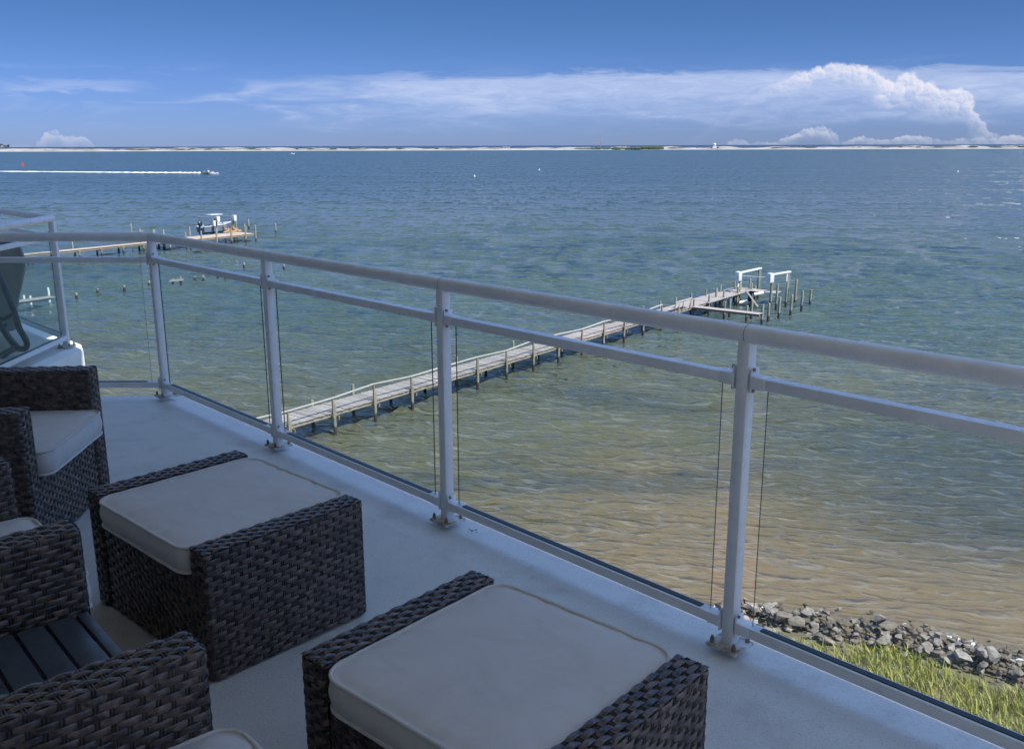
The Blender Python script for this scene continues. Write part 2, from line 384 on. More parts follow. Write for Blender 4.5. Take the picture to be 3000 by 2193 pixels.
    b = t.node('ShaderNodeBump'); b.inputs['Strength'].default_value = .7; b.inputs['Distance'].default_value = .05; t.put(b.inputs['Height'], n); t.put(p.inputs['Normal'], b.outputs[0]); MATS['stone'] = m
    # marsh grass
    m = bpy.data.materials.new('marsh_grass'); m.use_nodes = True; t = NT(m.node_tree); p = t.n['Principled BSDF']
    geo = t.node('ShaderNodeNewGeometry')
    n = t.noise(geo.outputs['Position'], 1.1, 4, .6)
    c = t.mix(t.lin(geo.outputs['Random Per Island'], 0, 1), rgb(.19, .22, .04), rgb(.44, .41, .10))
    c = t.mix(t.step(n, .52, .7, 0, .6), c, rgb(.36, .29, .12))
    t.put(p.inputs['Base Color'], c); p.inputs['Roughness'].default_value = .6; p.inputs['Specular IOR Level'].default_value = .3; MATS['grass'] = m
    # earth under the grass
    MATS['soil'] = mat('shore_soil', (.11, .095, .05), .95, vary=.35, scale=1.5, bump=.5, bscale=8)
    # foam
    m = bpy.data.materials.new('foam'); m.use_nodes = True; t = NT(m.node_tree); p = t.n['Principled BSDF']
    geo = t.node('ShaderNodeNewGeometry'); at = t.node('ShaderNodeAttribute'); at.attribute_name = 'thick'
    n = t.noise(geo.outputs['Position'], 2.6, 6, .72, .6)
    p.inputs['Base Color'].default_value = rgb(.80, .82, .83); p.inputs['Roughness'].default_value = .8
    t.put(p.inputs['Alpha'], t.step(t.math('ADD', n, at.outputs['Fac']), .95, 1.15)); MATS['foam'] = m
    # dune sand with low scrub colouring
    m = bpy.data.materials.new('dune_sand'); m.use_nodes = True; t = NT(m.node_tree); p = t.n['Principled BSDF']
    geo = t.node('ShaderNodeNewGeometry'); sp = t.node('ShaderNodeSeparateXYZ'); t.l.new(geo.outputs['Position'], sp.inputs[0])
    n = t.noise(t.mapping(geo.outputs['Position'], (.011, .03, .05)), 1.0, 6, .65)
    c = t.mix(t.step(n, .46, .58), rgb(.29, .265, .23), rgb(.075, .072, .048))
    c = t.mix(t.step(sp.outputs[2], 1.8, 1.2), c, rgb(.36, .335, .295))
    t.put(p.inputs['Base Color'], c); p.inputs['Roughness'].default_value = .95; MATS['sand'] = m
    MATS['scrub'] = mat('dune_scrub', (.035, .05, .022), .9, vary=.4, scale=.2)
    # the water
    m = bpy.data.materials.new('sound_water'); m.use_nodes = True; t = NT(m.node_tree); p = t.n['Principled BSDF']
    geo = t.node('ShaderNodeNewGeometry'); P = geo.outputs['Position']; sp = t.node('ShaderNodeSeparateXYZ'); t.l.new(P, sp.inputs[0])
    X, Y = sp.outputs[0], sp.outputs[1]
    flat = t.comb(X, Y, 0)
    # distance from the shoreline (it runs through (7,29) and (15.4,25))
    s = t.math('ADD', t.math('MULTIPLY', t.math('SUBTRACT', X, 7.0), .438), t.math('MULTIPLY', t.math('SUBTRACT', Y, 29.4), .899))
    lg = t.noise(t.mapping(flat, (.018, .03, 1), (0, 0, R(-18))), 1.0, 5, .6, .7)
    sm = t.noise(t.mapping(flat, (.09, .14, 1), (0, 0, R(-20))), 1.0, 4, .6, .4)
    q = t.math('MULTIPLY', s, t.math('ADD', .55, t.math('MULTIPLY', lg, .9)))
    q = t.math('ADD', q, t.math('MULTIPLY', t.math('SUBTRACT', sm, .5), 10)); q = t.math('ADD', q, t.step(X, 9, -8, 0, 14))
    sand_c, olive, teal, blue, deep = rgb(.145, .106, .055), rgb(.084, .080, .042), rgb(.045, .070, .056), rgb(.025, .053, .064), rgb(.010, .034, .066)
    c = t.mix(t.step(q, 2, 22), sand_c, olive)
    c = t.mix(t.step(q, 12, 60), c, teal)
    c = t.mix(t.step(q, 75, 260), c, blue)
    c = t.mix(t.step(Y, 1200, 2900), c, rgb(.024, .056, .066))
    c = t.mix(t.step(Y, 3700, 4300), c, rgb(.004, .018, .055))
    # seagrass beds on the sand bottom
    grassbed = t.step(t.noise(t.mapping(flat, (.055, .10, 1), (0, 0, R(-22)), (3.1, 1.7, 0)), 1.0, 4, .55, .5), .54, .66)
    gx = t.math('MULTIPLY', t.step(X, 9, 22), t.math('MULTIPLY', t.step(Y, 31, 36), t.step(Y, 62, 46)))
    c = t.mix(t.math('MULTIPLY', t.math('MAXIMUM', t.math('MULTIPLY', grassbed, .75), gx), t.step(s, 90, 20, 0, .62)), c, rgb(.022, .034, .034))
    lee = t.step(lg, .35, .62)
    t.put(p.inputs['Base Color'], c)
    p.inputs['IOR'].default_value = 1.333; p.inputs['Specular IOR Level'].default_value = .85
    rr = t.node('ShaderNodeVectorMath', operation='LENGTH'); t.put(rr.inputs[0], P); dist = rr.outputs[1]
    t.put(p.inputs['Roughness'], t.lin(dist, 40, 450, .07, .20))
    def an(rot, sx, sy): return t.mapping(t.mapping(flat, (1, 1, 1), (0, 0, R(rot))), (sx, sy, 1))
    sx_, sy_ = None, None          # trains of short-crested wavelets, from ripples to swell
    gust = t.lin(t.noise(an(10, .03, .07), 1.0, 3, .6, dim='2D'), .3, .7, .55, 1.25)
    for rot, lam, dd, k0, k1 in ((21, .34, 4.5, .85, .5), (7, .55, 4.5, .95, .7), (26, .85, 4.5, .9, 1.0), (12, 1.5, 4.5, .6, 1.6), (6, 3.6, 5, .3, 2.0), (10, 9.0, 5, .0, 1.9), (3, 26.0, 5, .0, 1.5), (1, 80.0, 5, .0, 1.0)):
        cr, sr = math.cos(R(rot)), math.sin(R(rot))
        v = t.math('ADD', t.math('MULTIPLY', X, sr), t.math('MULTIPLY', Y, cr)); u = t.math('SUBTRACT', t.math('MULTIPLY', X, cr), t.math('MULTIPLY', Y, sr))
        nz = t.noise(t.comb(t.math('MULTIPLY', u, max(.36 / lam, .28)), t.math('MULTIPLY', v, .5 / lam)), 1.0, 2, .55, .0, dim='2D')
        ph = t.math('ADD', t.math('MULTIPLY', v, 6.2832 / lam), t.math('MULTIPLY', nz, dd * 2.0))
        crest = t.math('POWER', t.math('MULTIPLY_ADD', t.math('SINE', ph), .5, .5), 1.6)
        sl = t.math('MULTIPLY', t.math('MULTIPLY', t.math('COSINE', ph), crest), t.math('MULTIPLY', t.lin(dist, 40, 300, k0, k1), gust))
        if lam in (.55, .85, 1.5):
            fr = t.math('MULTIPLY', t.step(crest, .88, 1.0), t.step(nz, .46, .6)); crest_glint = fr if lam == .55 else t.math('MAXIMUM', crest_glint, fr)
        ax, ay = t.math('MULTIPLY', sl, -sr), t.math('MULTIPLY', sl, -cr)
        sx_ = ax if sx_ is None else t.math('ADD', sx_, ax); sy_ = ay if sy_ is None else t.math('ADD', sy_, ay)
    c = t.mix(t.math('MULTIPLY', crest_glint, t.lin(dist, 70, 240, .17, .0)), c, rgb(.30, .31, .31)); t.put(p.inputs['Base Color'], c)  # pale crest lines mixed into the base colour stand in for sky glint
    fl = t.node('ShaderNodeCombineXYZ'); t.put(fl.inputs[0], sx_); t.put(fl.inputs[1], sy_)
    nn = t.node('ShaderNodeVectorMath', operation='ADD'); t.put(nn.inputs[0], geo.outputs['Normal']); t.put(nn.inputs[1], fl.outputs[0])
    nr = t.node('ShaderNodeVectorMath', operation='NORMALIZE'); t.put(nr.inputs[0], nn.outputs[0])
    t.put(p.inputs['Normal'], nr.outputs[0])
    MATS['water'] = m


make_special()
FL, WK, WS, WC, CU, GL = MATS['floor'], MATS['wicker_strand'], MATS['wicker_stake'], MATS['wicker_core'], MATS['cushion'], MATS['glass']
PILE = MATS['piling']

# ------------------------------------------------------------------ the water: one sheet to the horizon, real chop near by
def make_water():
    rs = [9.0]
    while rs[-1] < 60000:
        r = rs[-1]
        dr = max(.11, r * r / (16 * 922) * .75)
        if r > 260: dr = max(dr, r * .06)
        dr = min(dr, r * .25); rs.append(r + dr)
    rs = np.array(rs)
    th = np.concatenate([np.linspace(-88, -38, 26)[:-1], np.linspace(-38, 38, 760), np.linspace(38, 88, 26)[1:]])
    th = np.radians(th)
    RR, TT = np.meshgrid(rs, th, indexing='ij')
    X0 = RR * np.sin(TT); Y0 = RR * np.cos(TT)
    dr = np.gradient(rs)[:, None] * np.ones_like(TT)
    dt = RR * (th[400] - th[399])
    cell = np.maximum(dr, dt)
    X = X0.copy(); Y = Y0.copy(); Z = np.zeros_like(X)
    rng = np.random.default_rng(11)
    nw = 64
    lam = np.exp(rng.uniform(np.log(.6), np.log(6.5), nw))
    ang = R(-107) + rng.normal(0, R(19), nw)
    near = RR[:, 0] < 420
    Rn = RR[near]; Xn = X0[near]; Yn = Y0[near]; cn = cell[near]
    s = (Xn - 7) * .438 + (Yn - 29.4) * .899
    calm = np.clip((s + 5) / 9, .5, 1) * np.clip((420 - Rn) / 200, 0, 1)
    gust = 1 + .35 * np.sin(Xn * .045 + Yn * .08 + 1) * np.sin(Yn * .061 - Xn * .022)
    for i in range(nw):
        k = 2 * math.pi / lam[i]; A = .0070 * lam[i] ** .9
        cx, cy = math.cos(ang[i]), math.sin(ang[i]); ph = k * (cx * Xn + cy * Yn) + rng.uniform(0, 6.28)
        a = A * calm * gust * np.clip((lam[i] / cn - 2.0) / 2.5, 0, 1)
        Z[near] += a * np.cos(ph); X[near] -= cx * a * .9 * np.sin(ph); Y[near] -= cy * a * .9 * np.sin(ph)
    n, m = X.shape
    co = np.stack([X, Y, Z], -1).reshape(-1, 3).astype(np.float32)
    i = np.arange(n - 1)[:, None] * m + np.arange(m - 1)[None, :]
    q = np.stack([i, i + m, i + m + 1, i + 1], -1).reshape(-1, 4)[:, ::-1].astype(np.int32)
    me = bpy.data.meshes.new('water')
    me.vertices.add(len(co)); me.vertices.foreach_set('co', co.ravel())
    me.loops.add(q.size); me.loops.foreach_set('vertex_index', q.ravel())
    me.polygons.add(len(q)); me.polygons.foreach_set('loop_start', np.arange(0, q.size, 4, dtype=np.int32)); me.polygons.foreach_set('loop_total', np.full(len(q), 4, np.int32))
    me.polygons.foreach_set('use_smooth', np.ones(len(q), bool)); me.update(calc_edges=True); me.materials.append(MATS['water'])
    # grid faces must look up
    if me.polygons[0].normal.z < 0: me.flip_normals()
    tag(obj('water', me), kind='structure')


make_water()

# ------------------------------------------------------------------ shore: earth, riprap, marsh grass
SH = Vector((7.0, 29.4, 0)); SD = Vector((.899, -.438, 0)); SN = Vector((.438, .899, 0))      # along / seaward
def make_shore():
    nx, ny = 70, 40; vs = []; fs = []
    for j in range(ny + 1):
        for i in range(nx + 1):
            a = -70 + 140 * i / nx; b = 1.2 - 60 * (j / ny) ** 1.6
            p = SH + SD * a + SN * (b + .5 * math.sin(a * .35))
            z = -.35 + .55 * min(1, max(0, (1.2 - b) / 2.2)) + .012 * max(0, -b) + .06 * math.sin(a * .9 + b * 1.7) * min(1, max(0, -b))
            vs.append((p.x, p.y, z))
    for j in range(ny):
        for i in range(nx): fs.append((j * (nx + 1) + i, (j + 1) * (nx + 1) + i, (j + 1) * (nx + 1) + i + 1, j * (nx + 1) + i + 1))
    m = MB(); m.add(vs, fs); tag(obj('shore_ground', m.mesh('shore_ground', MATS['soil'], smooth=True)), kind='structure')

    meshes = []
    for k in range(14):
        bm = bmesh.new()
        for _ in range(15):
            v = Vector((random.gauss(0, 1), random.gauss(0, 1), random.gauss(0, 1))).normalized()
            v = Vector((max(-.72, min(.72, v.x)), max(-.72, min(.72, v.y)), max(-.62, min(.62, v.z)))) * random.uniform(.85, 1.1)
            bm.verts.new(v)
        bmesh.ops.convex_hull(bm, input=bm.verts)
        for v in [v for v in bm.verts if not v.link_faces]: bm.verts.remove(v)
        bmesh.ops.bevel(bm, geom=bm.edges[:], offset=.03, segments=1, affect='EDGES')
        me = bpy.data.meshes.new('rock'); bm.to_mesh(me); bm.free(); me.materials.append(MATS['stone']); meshes.append(me)
    bank = empty('riprap_bank', SH, label='bank of loose brown and grey riprap boulders along the grassy water edge', cat='rocks')
    n = 0; spots = []
    tries = 0
    while n < 298 and tries < 20000:
        tries += 1
        a = random.uniform(-1.6, 12.8); w = .45 + .4 * min(1, max(0, (a + 2.5) / 3))
        b = random.gauss(.3, w * .95)
        if b < -1.15 or b > 2.1: continue
        if a < .8 and random.random() < .5: continue
        size = random.choice((.09, .11, .12, .14, .15, .16, .18, .20, .24, .29)) * (1.0 if b < 1.4 else .7)
        z = .13 + max(0, .22 - .16 * abs(b - .2))
        low = True
        near = [(pa, pb, ps) for pa, pb, ps, pz in spots if (pa - a) ** 2 + (pb - b) ** 2 < (.56 * (ps + size)) ** 2]
        if len(near) > 1: continue
        if near: z += .2
        spots.append((a, b, size, z))
        p = SD * a + SN * (b + .5 * math.sin(a * .35) - .95 * max(0, (6 - a) / 6))
        M = Matrix.Translation((p.x, p.y, z)) @ Matrix.Rotation(random.uniform(0, 6.28), 4, 'Z') @ Matrix.Rotation(random.uniform(-.5, .5), 4, 'X') @ Matrix.Diagonal((size * random.uniform(.85, 1.5), size * random.uniform(.8, 1.15), size * random.uniform(.6, .95), 1))
        obj('rock', random.choice(meshes), bank, M=M); n += 1

    rub = MB()
    for _ in range(700):
        a = random.uniform(-2.2, 13.5); b = random.gauss(.35, .6)
        if b < -1.2 or b > 2.2: continue
        p = SD * a + SN * (b + .5 * math.sin(a * .35) - .95 * max(0, (6 - a) / 6)); src = random.choice(meshes); sz = random.uniform(.06, .13)
        M = Matrix.Translation((p.x, p.y, .12 + random.uniform(0, .1))) @ Matrix.Rotation(random.uniform(0, 6.28), 4, 'Z') @ Matrix.Diagonal((sz * 1.3, sz, sz * .8, 1))
        rub.add([M @ v.co for v in src.vertices], [tuple(f.vertices) for f in src.polygons])
    o = obj('rubble', rub.mesh('rubble', MATS['stone']), bank); o['kind'] = 'stuff'

    # marsh grass, blade by blade
    rng = np.random.default_rng(3); vs = []; fs = []
    for _ in range(60000):
        a = rng.uniform(-9, 17); depth = rng.uniform(0, 1) ** .85 * 8.5
        b = -.75 - depth + .3 * math.sin(a * 1.3) + .5 * math.sin(a * .35) + rng.normal(0, .12)
        clump = math.sin(a * 2.1 + 1.3 * math.sin(b * 1.7)) * math.sin(b * 2.6 + .8 * math.sin(a * 1.9))
        if depth > 3.5 and rng.uniform() < .25 + .4 * (clump < -.2): continue
        if rng.uniform() < .35 * (clump < -.45): continue
        b -= .95 * max(0, (6 - a) / 6)
        p = SH + SD * a + SN * b
        h = rng.uniform(.30, .70) * (1 - .25 * min(1, depth / 8)) * (.55 if depth < .35 else 1); lean = rng.normal(0, .22, 2) + np.array([-.10, .05]); ww = rng.uniform(.010, .019)
        th = rng.uniform(0, 3.14); wx, wy = math.cos(th) * ww, math.sin(th) * ww; z0 = .08
        o = len(vs)
        for t, wd in ((0, 1.0), (.45, .85), (.8, .5)):
            cx = p.x + lean[0] * h * t * t; cy = p.y + lean[1] * h * t * t; cz = z0 + h * t * (1 - .12 * t)
            vs += [(cx - wx * wd, cy - wy * wd, cz), (cx + wx * wd, cy + wy * wd, cz)]
        vs.append((p.x + lean[0] * h * 1.25, p.y + lean[1] * h * 1.25, z0 + h * .93))
        fs += [(o, o + 1, o + 3, o + 2), (o + 2, o + 3, o + 5, o + 4), (o + 4, o + 5, o + 6)]
    m = MB(); m.add(vs, fs)
    tag(obj('marsh_grass', m.mesh('marsh_grass', MATS['grass'])), 'yellow green marsh grass growing behind the riprap', 'grass', kind='stuff')

    # wash of foam where the chop meets the stones
    vs = []; fs = []; th = []
    nx, ny = 160, 8
    for j in range(ny + 1):
        for i in range(nx + 1):
            a = -9 + 26 * i / nx; f = j / ny
            b = .5 + 2.2 * f + .25 * math.sin(a * 1.9) + .5 * math.sin(a * .35) - .95 * max(0, (6 - a) / 6)
            p = SH + SD * a + SN * b; vs.append((p.x, p.y, .085 + .02 * math.sin(a * 5 + f * 9))); th.append(.62 * (1 - abs(2 * f - .8)) * (.6 + .4 * math.sin(a * .8 + 1)) )
    for j in range(ny):
        for i in range(nx): fs.append((j * (nx + 1) + i, (j + 1) * (nx + 1) + i, (j + 1) * (nx + 1) + i + 1, j * (nx + 1) + i + 1))
    m = MB(); m.add(vs, fs); me = m.mesh('shore_foam', MATS['foam'], smooth=True)
    me.attributes.new('thick', 'FLOAT', 'POINT').data.foreach_set('value', th)
    tag(obj('shore_foam', me), 'white foam washing against the riprap boulders', 'foam', kind='stuff')


make_shore()

# ------------------------------------------------------------------ the barrier island, sea beyond
def make_island():
    rng = np.random.default_rng(5)
    nx, ny = 700, 10; vs = []; fs = []
    ph = rng.uniform(0, 6.28, 14); fr = np.exp(rng.uniform(np.log(.004), np.log(.05), 14)); am = 2.0 / (1 + fr * 40)
    def ridge(x, k): return sum(a * math.sin(f * x + p + k * 2.1 * f * 90) for a, f, p in zip(am, fr, ph))
    for j in range(ny + 1):
        f = j / ny
        for i in range(nx + 1):
            x = -3600 + 7200 * i / nx
            y = 3380 + 420 * f + 18 * math.sin(x * .004) + 8 * math.sin(x * .017)
            hump = math.sin(math.pi * min(1, max(0, (f - .04) / .92)))
            left = 3.2 * min(1, max(0, (-x - 500) / 900))
            z = -.5 + 2.0 * min(1, f / .08) * (1 if f < .95 else 0) + hump * max(.4, 3.9 + left + .85 * ridge(x, j)) * (1 if f < .99 else 0)
            vs.append((x, y, z))
    for j in range(ny):
        for i in range(nx): fs.append((j * (nx + 1) + i, j * (nx + 1) + i + 1, (j + 1) * (nx + 1) + i + 1, (j + 1) * (nx + 1) + i))
    m = MB(); m.add(vs, fs); tag(obj('barrier_island', m.mesh('barrier_island', MATS['sand'], smooth=True)), kind='structure')

    def scrub(name, spots, label):
        m = MB()
        for (x, y, z, r, h) in spots:
            bm = bmesh.new(); bmesh.ops.create_icosphere(bm, subdivisions=1, radius=1)
            vv = [(x + v.co.x * r * random.uniform(.75, 1.25), y + v.co.y * r, z + max(-.2, v.co.z) * h * random.uniform(.7, 1.3)) for v in bm.verts]
            bm.verts.index_update(); m.add(vv, [tuple(q.index for q in f.verts) for f in bm.faces]); bm.free()
        tag(obj(name, m.mesh(name, MATS['scrub'])), label, 'scrub', kind='stuff')
    def atx(px, y): return (px - 1500) / FPX * y * 1.0
    sp = []
    for _ in range(230):
        px = random.uniform(-300, 1300) if random.random() < .72 else random.uniform(1900, 3300)
        y = random.uniform(3450, 3650); sp.append((atx(px, y) / math.cos(PITCH) * .97, y, random.uniform(4.2, 6.4), random.uniform(6, 22), random.uniform(1.4, 3.8)))
    scrub('dune_scrub', sp, 'dark low scrub scattered along the white dunes of the far island')
    sp = []
    for _ in range(120):
        u = random.random(); px = 1685 + 240 * u; y = random.uniform(3415, 3500)
        tall = 3.5 + 5.5 * u + (2 if u > .75 else 0)
        sp.append((atx(px, y), y, 2.5, random.uniform(7, 15), tall * random.uniform(.7, 1.1)))
    scrub('island_wood', sp, 'dark green wood on the beach of the far island')
    # a few taller pines at the far left end, each a tree
    for k, (px, top) in enumerate(((3, 419), (14, 421), (24, 421))):
        y = 3560; x = ray(px, 430)[0] / ray(px, 430)[1] * y; h = (428 - top) / FPX * y + 9
        tr = empty('pine_tree', (x, y, 6), label=('leftmost tall dark pine on the far island', 'middle dark pine of the three on the far island', 'right dark pine of the three on the far island')[k], cat='tree', group='pines on the far island')
        m = MB(); m.tube([(0, 0, 0), (0, 0, h)], [.8, .4], 6); obj('trunk', m.mesh('trunk', wood_dark), tr)
        m = MB()
        for _ in range(9):
            bm = bmesh.new(); bmesh.ops.create_icosphere(bm, subdivisions=1, radius=1); bm.verts.index_update()
            c = Vector((random.uniform(-5, 5), random.uniform(-3, 3), h * random.uniform(.55, 1.0))); r = random.uniform(1.8, 3.4)
            m.add([(c.x + v.co.x * r * 1.3, c.y + v.co.y * r, c.z + v.co.z * r * .6) for v in bm.verts], [tuple(q.index for q in f.verts) for f in bm.faces]); bm.free()
        obj('crown', m.mesh('crown', MATS['scrub']), tr)
    # pavilion
    y = 3500; p = ray(1484, 436); x = p[0] / p[1] * y
    b = empty('beach_pavilion', (x, y, 4.5), label='small pale building with a flat roof on the far island dunes', cat='building')
    m = MB(); m.box((0, 0, 3), (26, 12, 6)); obj('wall', m.mesh('wall', white_metal), b)
    m = MB(); m.box((0, 0, 6.4), (28, 14, .8)); obj('roof', m.mesh('roof', white_metal), b)
    for k in range(4): m = MB(); m.box((-9 + 6 * k, -6.05, 2.6), (2.6, .2, 2.6)); obj('window', m.mesh('window', gasket), b)
    # observation tower
    p = ray(2093, 436); x = p[0] / p[1] * y
    b = empty('observation_tower', (x, y, 4.5), label='white stepped lookout tower on the far island', cat='tower')
    m = MB(); m.box((0, 0, 3.2), (15, 10, 6.4)); obj('base', m.mesh('base', white_metal), b)
    m = MB(); m.box((0, 0, 9), (8, 8, 5.2)); obj('shaft', m.mesh('shaft', white_metal), b)
    m = MB(); m.loft([[(6 * math.cos(a) * s, 6 * math.sin(a) * s, z) for a in [k * math.pi / 5 for k in range(10)]] for z, s in ((11.6, 1), (14.6, 1), (15.6, .8), (18, .12))]); obj('cabin', m.mesh('cabin', white_metal), b)
    m = MB(); m.tube([(0, 0, 17.6), (0, 0, 23)], .35, 6); obj('mast', m.mesh('mast', alu), b)
    for px, tp, lb in ((1752, 404, 'left mast of the close pair of radio masts on the island'), (1760, 404, 'right mast of the close pair of radio masts on the island'), (1836, 403, 'single radio mast above the island wood, right of the pair')):
        y = 3600; p = ray(px, 426); x = p[0] / p[1] * y; h = (426 - tp) / FPX * y + 13
        mst = empty('radio_mast', (x, y, 4), label=lb, cat='mast', group='radio masts on the island')
        m = MB(); m.tube([(0, 0, 0), (0, 0, h)], [.85, .55], 6); obj('pole', m.mesh('pole', wood_dark), mst)
        m = MB()
        for a in (0, 2.1, 4.2): m.tube([(0, 0, h * .9), (14 * math.cos(a), 14 * math.sin(a), 0)], .06, 4)
        obj('guy_wire', m.mesh('guy_wire', alu), mst)


make_island()

# ------------------------------------------------------------------ pilings, piers, docks
_pile_cache = {}
def pile_mesh(h, r):
    key = (round(h, 1), round(r, 2))
    if key not in _pile_cache:
        m = MB(); hh, rr = key
        m.tube([(0, 0, -.8), (0, 0, hh * .5), (.02, 0, hh - .05), (.02, 0, hh)], [rr * 1.05, rr, rr * .96, rr * .85], 10)
        _pile_cache[key] = m.mesh('piling', PILE, smooth=True, angle=45)
    return _pile_cache[key]

def make_pier():
    root = empty('wooden_pier', (-11.92, 48.10, 0), label='long weathered wooden pier with a plank deck and one handrail running out from shore', cat='pier')
    O = Vector((-11.92, 48.10, 0)); d = Vector((math.cos(R(52.2)), math.sin(R(52.2)), 0)); nrm = Vector((-d.y, d.x, 0)); rz = R(52.2)
    Z = 1.3; W = 1.9
    def at(a, b, z): p = d * a + nrm * b; return Vector((p.x, p.y, z))
    m = MB(); m.box((0, 0, 0), (.138, W, .045)); pm = m.mesh('plank', wood_grey)
    m = MB(); m.box((0, 0, 0), (.138, W * .985, .045)); pm2 = m.mesh('plank', wood_grey)
    a = -2.2; k = 0
    while k < 296:
        j = random.gauss(0, 1)
        M = Matrix.Translation(at(a, W / 2 + .012 * j, Z + .008 * random.gauss(0, 1))) @ Matrix.Rotation(rz + .012 * random.gauss(0, 1), 4, 'Z')
        obj('plank', (pm, pm2)[k % 2], root, M=M); a += .1515; k += 1
    a_end = a
    m = MB()
    aa = -2.2 - .1515
    while aa > -24: m.box(at(aa, W / 2 + .012 * random.gauss(0, 1), Z), (.138, W, .045), rz); aa -= .1515
    aa = a_end
    while aa < 61.2: m.box(at(aa, W / 2 + .012 * random.gauss(0, 1), Z + .006 * random.gauss(0, 1)), (.138, W * (1 if aa < 50 else 1.25), .045), rz + .01 * random.gauss(0, 1)); aa += .1515
    # finger pier and the short return at the head
    F0 = 47.4
    bb = -.1
    while bb > -6.6: m.box(at(F0, bb, Z + .004 * random.gauss(0, 1)), (.95, .138, .045), rz); bb -= .1515
    bb = -.1
    while bb > -3.0: m.box(at(60.2, bb, Z), (1.5, .138, .045), rz); bb -= .1515
    o = obj('planking', m.mesh('planking', wood_grey), root); o['kind'] = 'stuff'
    for off in (.12, W - .12, W / 2):
        m = MB(); m.beam(at(-24, off, Z - .13), at(61, off, Z - .13), .07, .19); obj('stringer', m.mesh('stringer', edge_wood), root)
    for off in (-.35, .35):
        m = MB(); m.beam(at(F0 + off, 0, Z - .12), at(F0 + off, -6.6, Z - .12), .06, .17); obj('stringer', m.mesh('stringer', wood_dark), root)
    # bents: a pile each side and a cap beam
    stations = [-3.4 + 3.18 * i for i in range(-6, 16)] + [47.3, 50.5, 53.7, 57, 60.4]
    for i, s in enumerate(stations):
        for b, hh in ((.02, random.choice((1.62, 1.75, 2.1))), (W + .02, random.choice((1.5, 1.7, 2.0, 1.1)))):
            obj('piling', pile_mesh(hh if s < 40 else 2.0, .10), root, loc=at(s, b, 0))
        m = MB(); m.beam(at(s + .12, -.25, Z - .3), at(s + .12, W + .25, Z - .3), .06, .2); obj('cap_beam', m.mesh('cap_beam', wood_dark), root)
    # handrail on the near edge: posts and a wandering top rail
    prev = None; rails = [s for s in stations if s < 44]
    for i, s in enumerate(rails):
        h = .92 + .09 * math.sin(i * 2.3) + .04 * math.sin(i * 5.1); b = -.09
        m = MB(); m.beam(at(s - .16, b, Z - .28), at(s - .16, b + .02 * math.sin(i), Z + h), .09, .09, up=d); obj('rail_post', m.mesh('rail_post', wood_dark), root)
        top = at(s - .16, b, Z + h + .02)
        if prev is not None:
            m = MB(); m.beam(prev, top, .14, .045); obj('handrail', m.mesh('handrail', rail_wood), root)
        prev = top
    # seat backs built onto the pier: one on the far side, one on the near side by the finger
    for a0, a1, b, nm in ((35.5, 38.6, W + .05, 'far'), (43.4, 46.4, -.02, 'near')):
        for kk in range(3):
            aa = a0 + (a1 - a0) * kk / 2
            m = MB(); m.beam(at(aa, b, Z - .1), at(aa, b + (.14 if nm == 'far' else -.14), Z + .98), .09, .06, up=d); obj('bench_post', m.mesh('bench_post', wood_dark), root)
        for kk, zz in enumerate((.52, .72, .93)):
            m = MB(); s_ = (.075 + .05 * kk / 1) * (1 if nm == 'far' else -1)
            m.beam(at(a0 - .1, b + s_ * .9, Z + zz), at(a1 + .1, b + s_ * .9, Z + zz), .035, .13); obj('backrest_board', m.mesh('backrest_board', rail_wood), root)
        for kk in range(3):
            m = MB(); q = b + (-.12 - .15 * kk) * (1 if nm == 'far' else -1)
            m.beam(at(a0 - .1, q, Z + .45), at(a1 + .1, q, Z + .45), .13, .04); obj('seat_board', m.mesh('seat_board', rail_wood), root)
    # deck pilings of the head that stand at the edges, by survey
    def S(cx, cy): return 2080 + .1416 * cx, 780 + .1416 * cy
    def pile_at(par, tx, ty, bx, by, r=.125, label=None, group=None):
        p = sea(*S(bx, by)); h = max(1.0, top_of(p, S(tx, ty)[1]))
        if par is not None: return obj('piling', pile_mesh(h, r), par, loc=p - O)
        o = obj('mooring_piling', pile_mesh(h, r), None, loc=p); tag(o, label, 'piling', group); return o
    for t in ((440, 680, 400, 1035), (315, 735, 290, 1090), (765, 835, 750, 1140), (880, 720, 850, 1080), (1115, 800, 1070, 1190), (1240, 770, 1200, 1130), (415, 525, 405, 800), (125, 465, 112, 905)):
        pile_at(root, *t)
    g = 'mooring pilings beyond the pier'
    for t, lb in (((1395, 390, 1365, 875), 'green mooring piling just right of the second white lift box'),
                  ((1455, 645, 1420, 1065), 'short pale mooring piling just past the tip of the finger pier'),
                  ((1710, 600, 1665, 1010), 'green mooring piling, third from the right beyond the pier'),
                  ((1785, 295, 1755, 790), 'tall mooring piling with a white cap right of the boat lift'),
                  ((1930, 525, 1890, 900), 'mooring piling second from the right beyond the pier'),
                  ((2085, 490, 2065, 820), 'rightmost mooring piling beyond the pier'),
                  ((1590, 335, 1565, 835), 'mooring piling standing against the white pipe of the lift'),
                  ((845, 265, 805, 720), 'tall green piling between the pier head and the lift'),
                  ((950, 430, 920, 705), 'short piling in front of the far left lift post')):
        pile_at(None, *t, label=lb, group=g)
    # boat lift: four tall posts, two beams, two gear boxes, cradle gear
    lift = empty('boat_lift', sea(*S(585, 790)), label='empty boat lift with two white gear boxes and white overhead beams at the pier head', cat='boat lift')
    LO = lift.location.copy()
    P1 = sea(*S(585, 790)); P1b = sea(*S(985, 680)); P2 = sea(*S(1245, 835)); P2b = sea(*S(1578, 770))
    ztop = top_of(P1, S(590, 150)[1])
    for p in (P1, P1b, P2, P2b): obj('lift_post', pile_mesh(ztop - .15, .14), lift, loc=p - LO)
